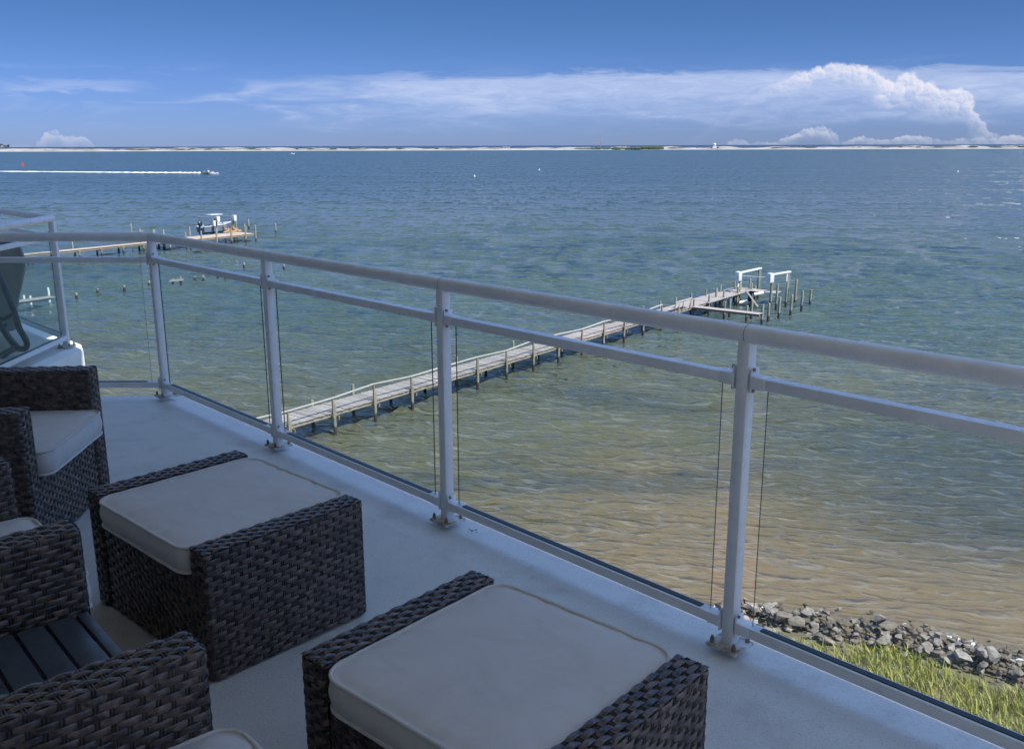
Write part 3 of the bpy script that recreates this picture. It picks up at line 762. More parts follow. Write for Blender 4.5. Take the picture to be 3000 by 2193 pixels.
    p = sea(*S(612, 740)); obj('lift_post', pile_mesh(top_of(p, S(635, 290)[1]), .12), lift, loc=p - LO)
    for a_, b_ in ((P1, P1b), (P2, P2b)):
        e = (b_ - a_).normalized()
        for sd in (-.09, .09):
            w = Vector((-e.y, e.x, 0)) * sd
            m = MB(); m.beam(a_ - LO - e * .2 + w + Vector((0, 0, ztop + .02)), b_ - LO + e * .35 + w + Vector((0, 0, ztop + .02)), .06, .15); obj('top_beam', m.mesh('top_beam', white_metal), lift)
        m = MB(); c = a_ - LO - e * .32 + Vector((0, 0, ztop - .3))
        m.box(c, (.62, .5, .95), math.atan2(e.y, e.x)); bxo = obj('gear_box', m.mesh('gear_box', white_metal, bevel=.05), lift)
        m = MB(); m.tube([c - e * .26 + Vector((0, 0, .12)), c - e * .335 + Vector((0, 0, .12))], .09, 10); m.box(c - e * .31 + Vector((0, 0, -.2)), (.03, .2, .05), math.atan2(e.y, e.x)); obj('badge', m.mesh('badge', alu), bxo)
    m = MB(); m.tube([P1 - LO + Vector((.3, 0, ztop - .3)), P2 - LO + Vector((-.3, 0, ztop - .3))], .035, 6); obj('drive_shaft', m.mesh('drive_shaft', alu), lift)
    for p in (P1, P2b):
        m = MB(); q = p - LO + Vector((-.16, -.12, 0)); m.tube([q + Vector((0, 0, .3)), q + Vector((0, 0, 3.4))], .07, 8); obj('guide_pipe', m.mesh('guide_pipe', pvc), lift)
    cr0 = sea(*S(740, 495), 1.8); cr1 = sea(*S(985, 830), .1)
    m = MB(); m.beam(cr0 - LO, cr1 - LO, .2, .16); obj('cradle_bunk', m.mesh('cradle_bunk', rail_wood), lift)
    for bx, by, zz, dx in ((690, 740, .25, .9), (1010, 570, 1.6, .9)):
        p = sea(*S(bx, by), zz); m = MB(); m.tube([p - LO - Vector((dx / 2, 0, .05)), p - LO + Vector((dx / 2, 0, .1))], .16, 8); obj('float_bumper', m.mesh('float_bumper', pvc), lift)
    for p in (P1, P1b, P2, P2b):
        m = MB(); m.tube([p - LO + Vector((.22, -.1, ztop - .1)), p - LO + Vector((.22, -.1, .9))], .012, 4); obj('lift_cable', m.mesh('lift_cable', alu), lift)
    # leftover pilings of a lost pier, to the left
    g = 'broken pilings of a lost pier'
    for (bx, by, ty), lb in (((225, 876, 853), 'leftmost broken piling stub in the water below the dock'), ((287, 861, 841), 'second broken piling stub from the left in open water'),
                             ((365, 853, 833), 'third broken piling stub from the left in open water'), ((438, 840, 820), 'broken piling stub just left of the corner railing post'),
                             ((638, 814, 800), 'left one of two low stubs under the middle rail'), ((661, 817, 804), 'right one of two low stubs under the middle rail'),
                             ((715, 786, 767), 'broken piling stub left of the second railing post, under the top rail'), ((771, 779, 760), 'broken piling stub half hidden behind the second railing post'), ((832, 792, 772), 'broken piling stub just right of the second railing post')):
        p = sea(bx, by); tag(obj('broken_piling', pile_mesh(max(.5, top_of(p, ty)), .14), None, loc=p), lb, 'piling', g)
    for (x0, y0, x1, y1, ty), lb in (((507, 833, 530, 832, 813), 'left pair of stubs joined by a pale cross beam in the water'), ((572, 823, 596, 825, 805), 'right pair of stubs joined by a pale cross beam in the water')):
        a_, b_ = sea(x0, y0), sea(x1, y1); bt = empty('broken_pier_bent', a_, label=lb, cat='pilings', group='broken bents of a lost pier')
        h = top_of(a_, ty)
        obj('piling', pile_mesh(h, .15), bt); obj('piling', pile_mesh(h + .2, .15), bt, loc=b_ - a_)
        e = (b_ - a_).normalized(); m = MB(); m.beam(-e * .3 + Vector((0, -.2, h - .25)), b_ - a_ + e * .4 + Vector((0, -.2, h - .15)), .1, .22); obj('cross_beam', m.mesh('cross_beam', wood_grey), bt)


make_pier()

def make_left_dock():
    Z = 1.3
    A, B = sea(560, 702.5, Z), sea(749, 684.0, Z); BP = sea(634, 679.5, 1.2)
    u = (B - A); L = u.length; u.normalize(); v = Vector((-u.y, u.x, 0))
    O = Vector((A.x, A.y, 0)); rz = math.atan2(u.y, u.x); ba, bb_ = (BP - A).dot(u), (BP - A).dot(v)
    dock = empty('boat_dock', O, label='far tan plank boat dock with boat lift slip and walkway at left', cat='dock')
    def at(a, b, z): p = u * a + v * b; return Vector((p.x, p.y, z))
    m = MB(); m.box((0, 0, 0), (.20, 4.6, .05)); pm = m.mesh('plank', wood_tan)
    m = MB(); m.box((0, 0, 0), (.20, 7.6, .05)); pw = m.mesh('plank', wood_tan)
    m = MB(); m.box((0, 0, 0), (1.5, .20, .05)); pf = m.mesh('plank', wood_tan)
    a = -4.2
    while a < L:
        wide = a > ba + 3.0
        obj('plank', pw if wide else pm, dock, M=Matrix.Translation(at(a, 3.8 if wide else 2.3, Z + .004 * random.gauss(0, 1))) @ Matrix.Rotation(rz, 4, 'Z')); a += .215
    b = 4.75
    while b < 12.5: obj('plank', pf, dock, M=Matrix.Translation(at(-2.0, b, Z)) @ Matrix.Rotation(rz, 4, 'Z')); b += .215
    for off, a0, a1 in ((.12, -4.2, L), (4.4, -4.2, L), (7.4, ba + 3.0, L)):
        m = MB(); m.beam(at(a0, off, Z - .16), at(a1, off, Z - .16), .08, .24); obj('stringer', m.mesh('stringer', wood_dark), dock)
    for off in (-2.6, -1.4): m = MB(); m.beam(at(off, 3.2, Z - .16), at(off, 12, Z - .16), .08, .24); obj('stringer', m.mesh('stringer', wood_dark), dock)
    for a_, b_, h in ((-4, 0, 2.4), (-1, 0, 2.6), (2, 0, 2.6), (5, 0, 2.7), (8, 0, 2.6), (11, 0, 1.7), (L - .1, -.1, 2.8), (L, 2.6, 2.5), (L - .5, 7.6, 2.6), (ba + 3.2, 7.6, 3.4), (ba + 5, 7.6, 2.3), (-1.2, 5.5, 2.8), (-1.2, 8, 2.7), (-1.2, 12, 2.6), (-2.8, 12, 3.6), (-2.8, 9, 2.6), (-2.8, 6, 2.9), (3.2, 4.6, 3.0), (-3.9, 4.5, 2.6)):
        obj('piling', pile_mesh(h, .14), dock, loc=at(a_, b_, 0))
    # the walkway to shore
    W0, W1 = sea(-260, 778, Z), sea(512, 702, Z); e = (W1 - W0); WL = e.length; e.normalize(); n = Vector((-e.y, e.x, 0)); rw = math.atan2(e.y, e.x)
    m = MB(); m.box((0, 0, 0), (.24, 1.5, .06)); pk = m.mesh('plank', wood_tan)
    k = 0
    while k * .26 < WL: obj('walkway_plank', pk, dock, M=Matrix.Translation(W0 + e * (k * .26) - O + Vector((0, 0, .003 * random.gauss(0, 1)))) @ Matrix.Rotation(rw, 4, 'Z')); k += 1
    for off in (-.6, .6): m = MB(); m.beam(W0 + n * off - O - Vector((0, 0, .17)), W1 + n * off - O - Vector((0, 0, .17)), .08, .25); obj('stringer', m.mesh('stringer', wood_dark), dock)
    s = 1.0
    while s < WL:
        for off in (-.62, .62):
            p = W0 + e * s + n * off - O; obj('piling', pile_mesh(1.2, .15), dock, loc=(p.x, p.y, 0))
        m = MB(); m.beam(W0 + e * s - n * .9 - O - Vector((0, 0, .32)), W0 + e * s + n * .9 - O - Vector((0, 0, .32)), .1, .2); obj('cap_beam', m.mesh('cap_beam', wood_dark), dock); s += 3.6
    p = sea(215, 738); m = MB(); m.tube([(0, 0, -.5), (0, 0, top_of(p, 700))], .07, 8); obj('lamp_pole', m.mesh('lamp_pole', rail_wood), dock, loc=p - O)
    # free pilings right of it
    for (bx, by, ty), lb in (((729, 670, 638), 'tall piling standing behind the right end of the far dock'), ((808, 682, 652), 'lone piling in open water right of the far dock')):
        p = sea(bx, by); tag(obj('mooring_piling', pile_mesh(top_of(p, ty), .16), None, loc=p), lb, 'piling', 'pilings by the far dock')
    # boat lift of the dock
    lift = empty('dock_boat_lift', O + at(0, 0, 0), label='boat lift with two white gear boxes over the far dock slip', cat='boat lift')
    zt = 3.75
    for a_ in (ba - 1.6, ba + 2.0):
        for b_ in (bb_ - 2.3, bb_ + 2.4): obj('lift_post', pile_mesh(zt, .15), lift, loc=at(a_, b_, 0))
        m = MB(); m.beam(at(a_, bb_ - 2.8, zt + .1), at(a_, bb_ + 2.9, zt + .1), .16, .24); obj('top_beam', m.mesh('top_beam', alu), lift)
        m = MB(); m.box(at(a_, bb_ - 2.7, zt - .1), (.55, .6, 1.0), rz); obj('gear_box', m.mesh('gear_box', white_metal, bevel=.06), lift)
        m = MB(); m.beam(at(a_ + (.5 if a_ < ba else -.5), bb_ - 2.2, 1.0), at(a_ + (.5 if a_ < ba else -.5), bb_ + 2.3, 1.0), .2, .2); obj('cradle', m.mesh('cradle', alu), lift)
    # centre console boat on it, bow to the right
    bo = empty('centre_console_boat', O + at(ba, bb_, .95), rz, label='pale blue centre console boat with white hard top raised on the far dock lift', cat='boat')
    BL = 6.6; secs = []; rim = []
    for i in range(13):
        f = i / 12; x = -BL / 2 + BL * f
        bw = 1.22 * (1 - max(0, (f - .45) / .55) ** 2.2) * (.93 + .07 * min(1, f * 5)); bw = max(bw, .03)
        sheer = 1.42 + .42 * f ** 1.8; keel = .05 + max(0, (f - .62) / .38) ** 2 * 1.05; ch = keel + (.42 + .3 * f) * (1 - .5 * f)
        ring = [(x, -bw, sheer), (x, -bw * .9, ch), (x, 0, keel), (x, bw * .9, ch), (x, bw, sheer), (x, bw * .88, sheer - .04), (x, 0, sheer - .35), (x, -bw * .88, sheer - .04)]
        secs.append([Vector(p) for p in ring])
    m = MB(); m.loft(secs); obj('hull', m.mesh('hull', hull_m, smooth=True, angle=35), bo)
    for sd in (-1, 1):
        m = MB(); m.tube([(p[0 if sd < 0 else 4]) for p in secs], .075, 6); obj('gunwale', m.mesh('gunwale', white_gel, smooth=True), bo)
    m = MB(); m.loft([[(x * s + ox, y * s2, z) for x, y in ((-.55, -.45), (.55, -.4), (.55, .4), (-.55, .45))] for z, s, s2, ox in ((1.15, 1, 1, 0), (2.1, .85, .95, -.05), (2.3, .5, .8, -.1))]); con = obj('console', m.mesh('console', white_gel), bo, loc=(-.2, 0, 0))
    m = MB(); m.add([(.45, -.5, 2.1), (.45, .5, 2.1), (.1, .42, 2.85), (.1, -.42, 2.85), (.48, -.5, 2.1), (.48, .5, 2.1), (.13, .42, 2.85), (.13, -.42, 2.85)], [(0, 1, 2, 3), (7, 6, 5, 4), (0, 4, 5, 1), (1, 5, 6, 2), (2, 6, 7, 3), (3, 7, 4, 0)]); obj('windscreen', m.mesh('windscreen', glass_edge), con)
    m = MB(); m.box((0, 0, 0), (2.5, 1.9, .12)); obj('hard_top', m.mesh('hard_top', white_gel, bevel=.05), bo, loc=(-.3, 0, 3.35))
    for x in (-1.1, .6):
        for y in (-.6, .6): m = MB(); m.tube([(x * .7, y * .8, 1.3), (x, y, 3.3)], .04, 6); obj('top_post', m.mesh('top_post', alu), bo)
    m = MB(); m.loft([[(-3.25 - .45 * math.cos(t) * s - dx, .32 * math.sin(t) * s, z) for t in [k * math.pi / 4 for k in range(8)]] for z, s, dx in ((1.5, .7, 0), (1.7, 1, .05), (2.1, 1.0, .1), (2.35, .7, .1), (2.45, .2, .1))]); mo = obj('outboard_motor', m.mesh('outboard_motor', dark_gel, smooth=True), bo)
    m = MB(); m.beam((-3.45, 0, 1.55), (-3.5, 0, .1), .12, .3, up=(1, 0, 0)); obj('motor_leg', m.mesh('motor_leg', dark_gel), mo)
    # two adirondack chairs
    for i, (px, py, ang) in enumerate(((666, 680.5, -.2), (689, 679, .1))):
        p = sea(px, py, Z); c = empty('adirondack_chair', (p.x, p.y, Z + .03), rz - R(100) + ang, label=('left of two orange wooden deck chairs on the far dock', 'right of two orange wooden deck chairs on the far dock')[i], cat='chair', group='deck chairs on the far dock')
        for k in range(5): m = MB(); m.beam((-.24 + .12 * k, -.25, .32), (-.26 + .13 * k, -.72, 1.18 - .04 * abs(k - 2)), .11, .03, up=(0, 1, .4)); obj('back_slat', m.mesh('back_slat', adir), c)
        for k in range(4): m = MB(); m.beam((-.3, .3 - .15 * k, .40 - .04 * k), (.3, .3 - .15 * k, .40 - .04 * k), .13, .03); obj('seat_slat', m.mesh('seat_slat', adir), c)
        for sd in (-1, 1):
            m = MB(); m.beam((sd * .38, .42, .62), (sd * .38, -.4, .58), .14, .03); obj('arm', m.mesh('arm', adir), c)
            m = MB(); m.beam((sd * .33, .4, 0), (sd * .33, .4, .6), .1, .04, up=(0, 1, 0)); obj('front_leg', m.mesh('front_leg', adir), c)
            m = MB(); m.beam((sd * .31, .42, .36), (sd * .31, -.75, .04), .04, .13); obj('rear_leg', m.mesh('rear_leg', adir), c)
        m = MB(); m.box((0, .85, .2), (.5, .6, .04)); m.box((-.2, .85, .1), (.04, .5, .2)); m.box((.2, .85, .1), (.04, .5, .2)); obj('foot_rest', m.mesh('foot_rest', adir), c)
    # piece of an older dock seen through the other flat's glass
    a_, b_ = sea(44, 884, 1.0), sea(156, 868, 1.0); e = (b_ - a_); L2 = e.length; e.normalize()
    od = empty('old_dock', Vector((a_.x, a_.y, 0)), label='short grey dock remnant with white posts seen through the hazy glass', cat='dock')
    k = 0; m = MB(); m.box((0, 0, 0), (.2, 1.3, .05)); pk = m.mesh('plank', wood_grey)
    while k * .215 < L2: obj('plank', pk, od, M=Matrix.Translation(e * (k * .215) + Vector((0, 0, 1.0))) @ Matrix.Rotation(math.atan2(e.y, e.x), 4, 'Z')); k += 1
    m = MB(); m.beam((0, -.5, .85), e * L2 + Vector((0, -.5, .85)), .1, .2); obj('stringer', m.mesh('stringer', wood_grey), od)
    for px, by, ty in ((72, 884, 860), (92, 895, 862), (146, 884, 838)):
        p = sea(px, by); q = p - od.location; m = MB(); m.tube([(q.x, q.y, -.5), (q.x, q.y, top_of(p, ty))], .11, 8); obj('white_post', m.mesh('white_post', pvc), od)


make_left_dock()

def make_boats():
    # running motor boat with its wake
    p = sea(609, 510); b = empty('motor_boat', (p.x, p.y, 0), R(-4), label='white motor boat with dark canopy speeding right across the sound', cat='boat')
    secs = []; BL = 7.6
    for i in range(11):
        f = i / 10; x = -BL / 2 + BL * f; bw = max(.04, 1.2 * (1 - max(0, (f - .5) / .5) ** 2.2)); sheer = 1.0 + .75 * f ** 1.4; keel = -.25 + .95 * f ** 1.5
        secs.append([Vector((x, sy * bw * w, z)) for sy, w, z in ((-1, 1, sheer), (-1, .9, keel + .45), (1, 0, keel), (1, .9, keel + .45), (1, 1, sheer), (1, .85, sheer - .05), (1, 0, sheer - .3), (-1, .85, sheer - .05))])
    m = MB(); m.loft(secs); obj('hull', m.mesh('hull', white_gel, smooth=True, angle=35), b)
    for sd in (0, 4): m = MB(); m.tube([s[sd] - Vector((0, 0, .22)) for s in secs], .09, 6); obj('hull_stripe', m.mesh('hull_stripe', gasket), b)
    m = MB(); m.add([(.9, -.9, 1.3), (.9, .9, 1.3), (.2, .8, 2.05), (.2, -.8, 2.05), (.95, -.9, 1.3), (.95, .9, 1.3), (.25, .8, 2.05), (.25, -.8, 2.05)], [(0, 1, 2, 3), (7, 6, 5, 4), (0, 4, 5, 1), (1, 5, 6, 2), (2, 6, 7, 3), (3, 7, 4, 0)]); obj('windscreen', m.mesh('windscreen', white_metal), b)
    m = MB(); m.box((-.8, 0, 2.75), (2.9, 2.0, .1)); obj('canopy', m.mesh('canopy', canvas), b)
    for x in (-2.1, .4):
        for y in (-.9, .9): m = MB(); m.tube([(x * .8, y, 1.1), (x, y, 2.72)], .04, 5); obj('canopy_frame', m.mesh('canopy_frame', alu), b)
    m = MB(); m.box((-3.95, 0, 1.0), (.5, .45, .8)); obj('outboard_motor', m.mesh('outboard_motor', dark_gel, bevel=.08), b)
    for k, (x, y, mt, lb) in enumerate(((-1.7, -.35, shirt_b, 'person in a pale shirt seated at the stern of the speeding boat'), (-.9, .3, shirt_a, 'person in a red shirt seated in the middle of the speeding boat'), (-.15, -.3, shirt_a, 'person in a red shirt at the wheel of the speeding boat'))):
        me = bpy.data.meshes.new('person')
        J = [(0, 0, .95), (0, 0, 1.25), (0, 0, 1.5), (0, 0, 1.62), (0, 0, 1.78), (0, .2, 1.46), (.12, .27, 1.2), (.35, .2, 1.12), (0, -.2, 1.46), (.12, -.27, 1.2), (.35, -.2, 1.12), (.05, .1, .92), (.45, .12, .95), (.48, .12, .5), (.05, -.1, .92), (.45, -.12, .95), (.48, -.12, .5)]
        E = [(0, 1), (1, 2), (2, 3), (3, 4), (2, 5), (5, 6), (6, 7), (2, 8), (8, 9), (9, 10), (0, 11), (11, 12), (12, 13), (0, 14), (14, 15), (15, 16)]
        rad = [.15, .16, .15, .06, .11, .07, .055, .045, .07, .055, .045, .1, .08, .06, .1, .08, .06]
        me.from_pydata(J, E, []); me.materials.append(mt)
        o = obj('person', me, None, loc=(0, 0, 0)); sk = o.modifiers.new('skin', 'SKIN'); o.modifiers.new('sub', 'SUBSURF').levels = 1
        for i, r in enumerate(rad): o.data.skin_vertices[0].data[i].radius = (r, r)
        o.data.skin_vertices[0].data[0].use_root = True
        o.matrix_world = Matrix.Translation((p.x, p.y, 0)) @ Matrix.Rotation(R(-4), 4, 'Z') @ Matrix.Translation((x, y, -.05)); tag(o, lb, 'person', 'people on the speeding boat')
    # wake and bow spray
    W = [sea(x, y) for x, y in ((596, 508.6), (520, 507.6), (400, 506.8), (260, 505.4), (120, 504.2), (0, 503), (-200, 501), (-500, 498))]
    vs = []; fs = []; th = []; N = 260
    def pos(t):
        t *= len(W) - 1; i = min(int(t), len(W) - 2); return W[i].lerp(W[i + 1], t - i)
    for i in range(N + 1):
        t = i / N; c = pos(t); w = 2.2 + 12 * t ** .6
        for j in range(7):
            f = j / 6 * 2 - 1
            z = .12 + .75 * (1 - abs(f)) * math.exp(-t * 2.0) * (.6 + .4 * math.sin(i * .9 + j)) + .25 * random.random() * (1 - abs(f))
            vs.append((c.x, c.y + f * w * (1 + .15 * math.sin(i * .37)), z)); th.append(.8 * (1 - f * f) * (1 - .5 * t) * (.88 + .12 * math.sin(i * .21) * math.sin(i * .083 + 2)) + .17)
    for i in range(N):
        for j in range(6): fs.append((i * 7 + j, (i + 1) * 7 + j, (i + 1) * 7 + j + 1, i * 7 + j + 1))
    m = MB(); m.add(vs, fs); me = m.mesh('boat_wake', MATS['foam'], smooth=True); me.attributes.new('thick', 'FLOAT', 'POINT').data.foreach_set('value', th)
    tag(obj('boat_wake', me), 'long white wake trailing behind the speeding motor boat', 'wake', kind='stuff')
    m = MB()
    for k in range(40):
        a = random.uniform(-.6, 1.0); sd = random.choice((-1, 1)); x = 4.2 - 2.6 * a; r = random.uniform(.12, .38)
        bm = bmesh.new(); bmesh.ops.create_icosphere(bm, subdivisions=1, radius=1); bm.verts.index_update()
        c = Vector((p.x + x, p.y + sd * random.uniform(.3, 2.0), random.uniform(.0, .75)))
        m.add([(c.x + v.co.x * r * 1.6, c.y + v.co.y * r, c.z + v.co.z * r) for v in bm.verts], [tuple(q.index for q in f.verts) for f in bm.faces]); bm.free()
    tag(obj('bow_spray', m.mesh('bow_spray', white_gel, smooth=True)), 'white spray thrown up at the bow of the speeding boat', 'spray', kind='stuff')
    # little far boat
    p = sea(857, 452); b = empty('small_white_boat', (p.x, p.y, 0), label='tiny white boat far out before the island beach', cat='boat')
    secs = [[Vector((-4.5 + 9 * f, sy * max(.05, 1.5 * (1 - max(0, (f - .5) / .5) ** 2)) * w, z)) for sy, w, z in ((-1, 1, 1.2 + .6 * f), (-1, .8, .1), (1, .8, .1), (1, 1, 1.2 + .6 * f))] for f in (0, .25, .5, .75, .9, 1)]
    m = MB(); m.loft(secs); obj('hull', m.mesh('hull', white_gel), b)
    m = MB(); m.box((-.8, 0, 1.9), (2.6, 1.8, 1.4)); obj('cabin', m.mesh('cabin', white_gel, bevel=.15), b)
    m = MB(); m.box((-.8, 0, 2.8), (1.2, 1.0, .5)); obj('roof', m.mesh('roof', canvas), b)
    # channel marker and buoys
    p = sea(68, 491); b = empty('channel_marker', (p.x, p.y, 0), label='red channel marker on a piling far out at left', cat='marker')
    z1 = top_of(p, 474); m = MB(); m.tube([(0, 0, -1), (0, 0, z1 - 1.0)], .22, 8); obj('pile', m.mesh('pile', wood_dark), b)
    m = MB(); m.loft([[(1.25 * s, y, z1 + dz) for s, dz in ((-1, -2.0), (1, -2.0), (.9, -.6), (0, .5), (-.9, -.6))] for y in (-.32, -.26)]); obj('dayboard', m.mesh('dayboard', marker_red), b)
    m = MB(); m.tube([(0, 0, z1 - 1), (0, 0, z1 + .9)], [.25, .12], 8); obj('lantern', m.mesh('lantern', marker_red), b)
    for (x, y, lb, mt) in ((1390, 518, 'left white mooring buoy in mid sound', white_gel), (1580, 499, 'small white buoy in mid sound, right of the other', white_gel), (2806, 504, 'lone white buoy far out at right', white_gel)):
        p = sea(x, y); r = .5
        b = empty('buoy', (p.x, p.y, 0), label=lb, cat='buoy', group='white buoys')
        m = MB(); m.loft([[(r * s * math.cos(k * math.pi / 5), r * s * math.sin(k * math.pi / 5), z) for k in range(10)] for z, s in ((-.2, .7), (.1, 1), (.45, .9), (.7, .35), (1.2, .3))]); obj('body', m.mesh('body', mt, smooth=True), b)
        m = MB(); m.tube([(0, 0, 1.15), (0, 0, 1.45)], .08, 6); obj('ring', m.mesh('ring', gasket), b)


make_boats()

# ------------------------------------------------------------------ the balcony
RD = Vector((.6905, -.7233, 0)); RN = Vector((.7233, .6905, 0))          # along the railing / outwards
P1 = Vector((-2.277, 5.858, 0)); SP = 1.443
posts = [P1 + RD * SP * i for i in range(5)]
LD = Vector((-1, 0.003, 0))                                             # the short leg towards the other flat

def make_balcony():
    off = .150
    cnr = Vector((P1.x - .02 + .02, P1.y + .13, 0)); a = P1 + RN * off
    # corner where the two outer edges meet
    t = (cnr.y - a.y) / RD.y; corner = a + RD * t
    far = a + RD * 9.5; wall0 = RN * -.9
    poly = [Vector((-6.9, cnr.y, 0)), corner, far, wall0 + RD * 9.2, wall0 - RD * 9.3]
    poly = [poly[i] for i in (0, 4, 3, 2, 1)]
    # floor sheet: level inside, the last 33 cm falls towards the drip edge
    inner_c = corner - RN * .36 - Vector((0, 0, 0)); t2 = (cnr.y - .33 - inner_c.y) / RD.y; ic = (a - RN * .36) + RD * ((cnr.y - .33 - (a - RN * .36).y) / RD.y)
    il = Vector((-6.9, cnr.y - .33, 0)); ifar = far - RN * .36
    m = MB(); z = FLOOR
    V = [(il.x, il.y, z), (ic.x, ic.y, z), (ifar.x, ifar.y, z), tuple((wall0 + RD * 9.2))[:2] + (z,), tuple((wall0 - RD * 9.3))[:2] + (z,),
         (-6.9, cnr.y, z - .028), (corner.x, corner.y, z - .028), (far.x, far.y, z - .028),
         (-6.9, cnr.y, z - .30), (corner.x, corner.y, z - .30), (far.x, far.y, z - .30), tuple((wall0 + RD * 9.2))[:2] + (z - .3,), tuple((wall0 - RD * 9.3))[:2] + (z - .3,)]
    m.add(V, [(0, 4, 3, 2, 1), (5, 0, 1, 6), (6, 1, 2, 7)], 0)
    m.add(V, [(8, 5, 6, 9), (9, 6, 7, 10), (8, 9, 10, 11, 12)], 1)
    me = m.mesh('balcony_floor', [FL, stucco])
    bm = bmesh.new(); bm.from_mesh(me); bmesh.ops.remove_doubles(bm, verts=bm.verts[:], dist=.0005); bmesh.ops.recalc_face_normals(bm, faces=bm.faces[:]); bm.to_mesh(me); bm.free()
    if max(me.polygons, key=lambda q: q.area if q.center.z > FLOOR - .01 else 0).normal.z < 0: me.flip_normals()
    tag(obj('balcony_floor', me), kind='structure')
    bld = empty('apartment_building', (0, 0, FLOOR), label='pale stucco apartment building behind the balcony, with an unseen ceiling slab above', cat='building')
    c0 = P1 + RN * .54; oy = P1.y + .5; tt = (oy - c0.y) / RD.y; cc = c0 + RD * tt; cf = c0 + RD * 7.5
    m = MB(); m.prism([(-7.2, oy), (cc.x, cc.y), (cf.x, cf.y), tuple(wall0 + RD * 7.5)[:2], tuple(wall0 - RD * 9.6)[:2]][::-1], 3.0, 3.25); obj('unseen_ceiling_slab', m.mesh('unseen_ceiling_slab', stucco), bld)  # unseen slab; overhang and short right end shaped for shade and floor bounce
    m = MB(); m.beam(wall0 - RD * 9.4 - RN * .1 + Vector((0, 0, 1.35)), wall0 + RD * 9.3 - RN * .1 + Vector((0, 0, 1.35)), .2, 3.28); obj('wall', m.mesh('wall', stucco), bld)


make_balcony()

def railing(name, label, base, runs, glass_mat, start_posts):
    """runs: (from, to) floor points; posts stand at start_posts"""
    root = empty(name, base, label=label, cat='railing')
    def L(p, z=0.0): return Vector((p.x - base.x, p.y - base.y, z))
    for p, ang in start_posts:
        m = MB(); m.box((0, 0, .52), (.043, .047, 1.02)); po = obj('post', m.mesh('post', paint, bevel=.010), root, loc=L(p), rz=ang)
        m = MB(); m.box((0, 0, .012), (.112, .112, .012)); obj('base_plate', m.mesh('base_plate', plate_paint, bevel=.003), po)
        for sx in (-1, 1):
            for sy in (-1, 1):
                m = MB(); m.tube([(sx * .041, sy * .041, .018), (sx * .041, sy * .041, .034)], .0075, 6); m.tube([(sx * .041, sy * .041, .034), (sx * .041, sy * .041, .042)], .005, 6); obj('bolt', m.mesh('bolt', bolt_m), po)
    for a, b, trim0, trim1 in runs:
        d = (b - a); ln = d.length; d.normalize(); n = Vector((d.y, -d.x, 0)); ang = math.atan2(d.y, d.x)
        m = MB(); m.tube([L(a, 1.048), L(b, 1.048)], .0290, 20, cap=True); obj('top_rail', m.mesh('top_rail', paint, smooth=True, angle=60), root)
        s0, s1 = a + d * (trim0 + .03), b - d * (trim1 + .03)
        m = MB(); m.beam(L(s0, .905), L(s1, .905), .042, .034); mr = obj('middle_rail', m.mesh('middle_rail', paint, bevel=.003), root)
        m = MB(); m.beam(L(s0, .088), L(s1, .088), .042, .036); br = obj('bottom_rail', m.mesh('bottom_rail', paint, bevel=.003), root)
        m = MB(); m.beam(L(a + d * (trim0 + .085), .1065), L(b - d * (trim1 + .085), .1065), .022, .006); obj('gasket', m.mesh('gasket', gasket), br)
        for par, z in ((mr, .905), (br, .088)):
            for q, sg in ((a + d * trim0, 1), (b - d * trim1, -1)):
                m = MB(); m.beam(L(q, z), L(q + d * sg * .05, z), .046, .038)
                m.box(L(q + d * sg * .003, z + .005), (.004, .046, .075), ang); obj('bracket', m.mesh('bracket', paint, bevel=.002), par)
                for dz in ((-.03, .036) if z > .5 else (.036,)):
                    m = MB(); e = L(q + d * sg * .004 + n * .012, z + dz + .003); m.tube([e, e + d * sg * .007], .0055, 8); obj('screw', m.mesh('screw', bolt_m), par)
        g0, g1 = a + d * (trim0 + .052), b - d * (trim1 + .052)
        x = (g1 - g0).length; m = MB()
        vs = [L(p, z) + n * o for p, z in ((g0, .10), (g1, .10), (g1, .895), (g0, .895)) for o in (-.003, .003)]
        m.add(vs, [(0, 2, 4, 6), (1, 7, 5, 3)], 0); m.add(vs, [(0, 6, 7, 1), (2, 3, 5, 4)], 1)
        obj('glass_pane', m.mesh('glass_pane', [glass_mat, glass_edge]), root)
    return root


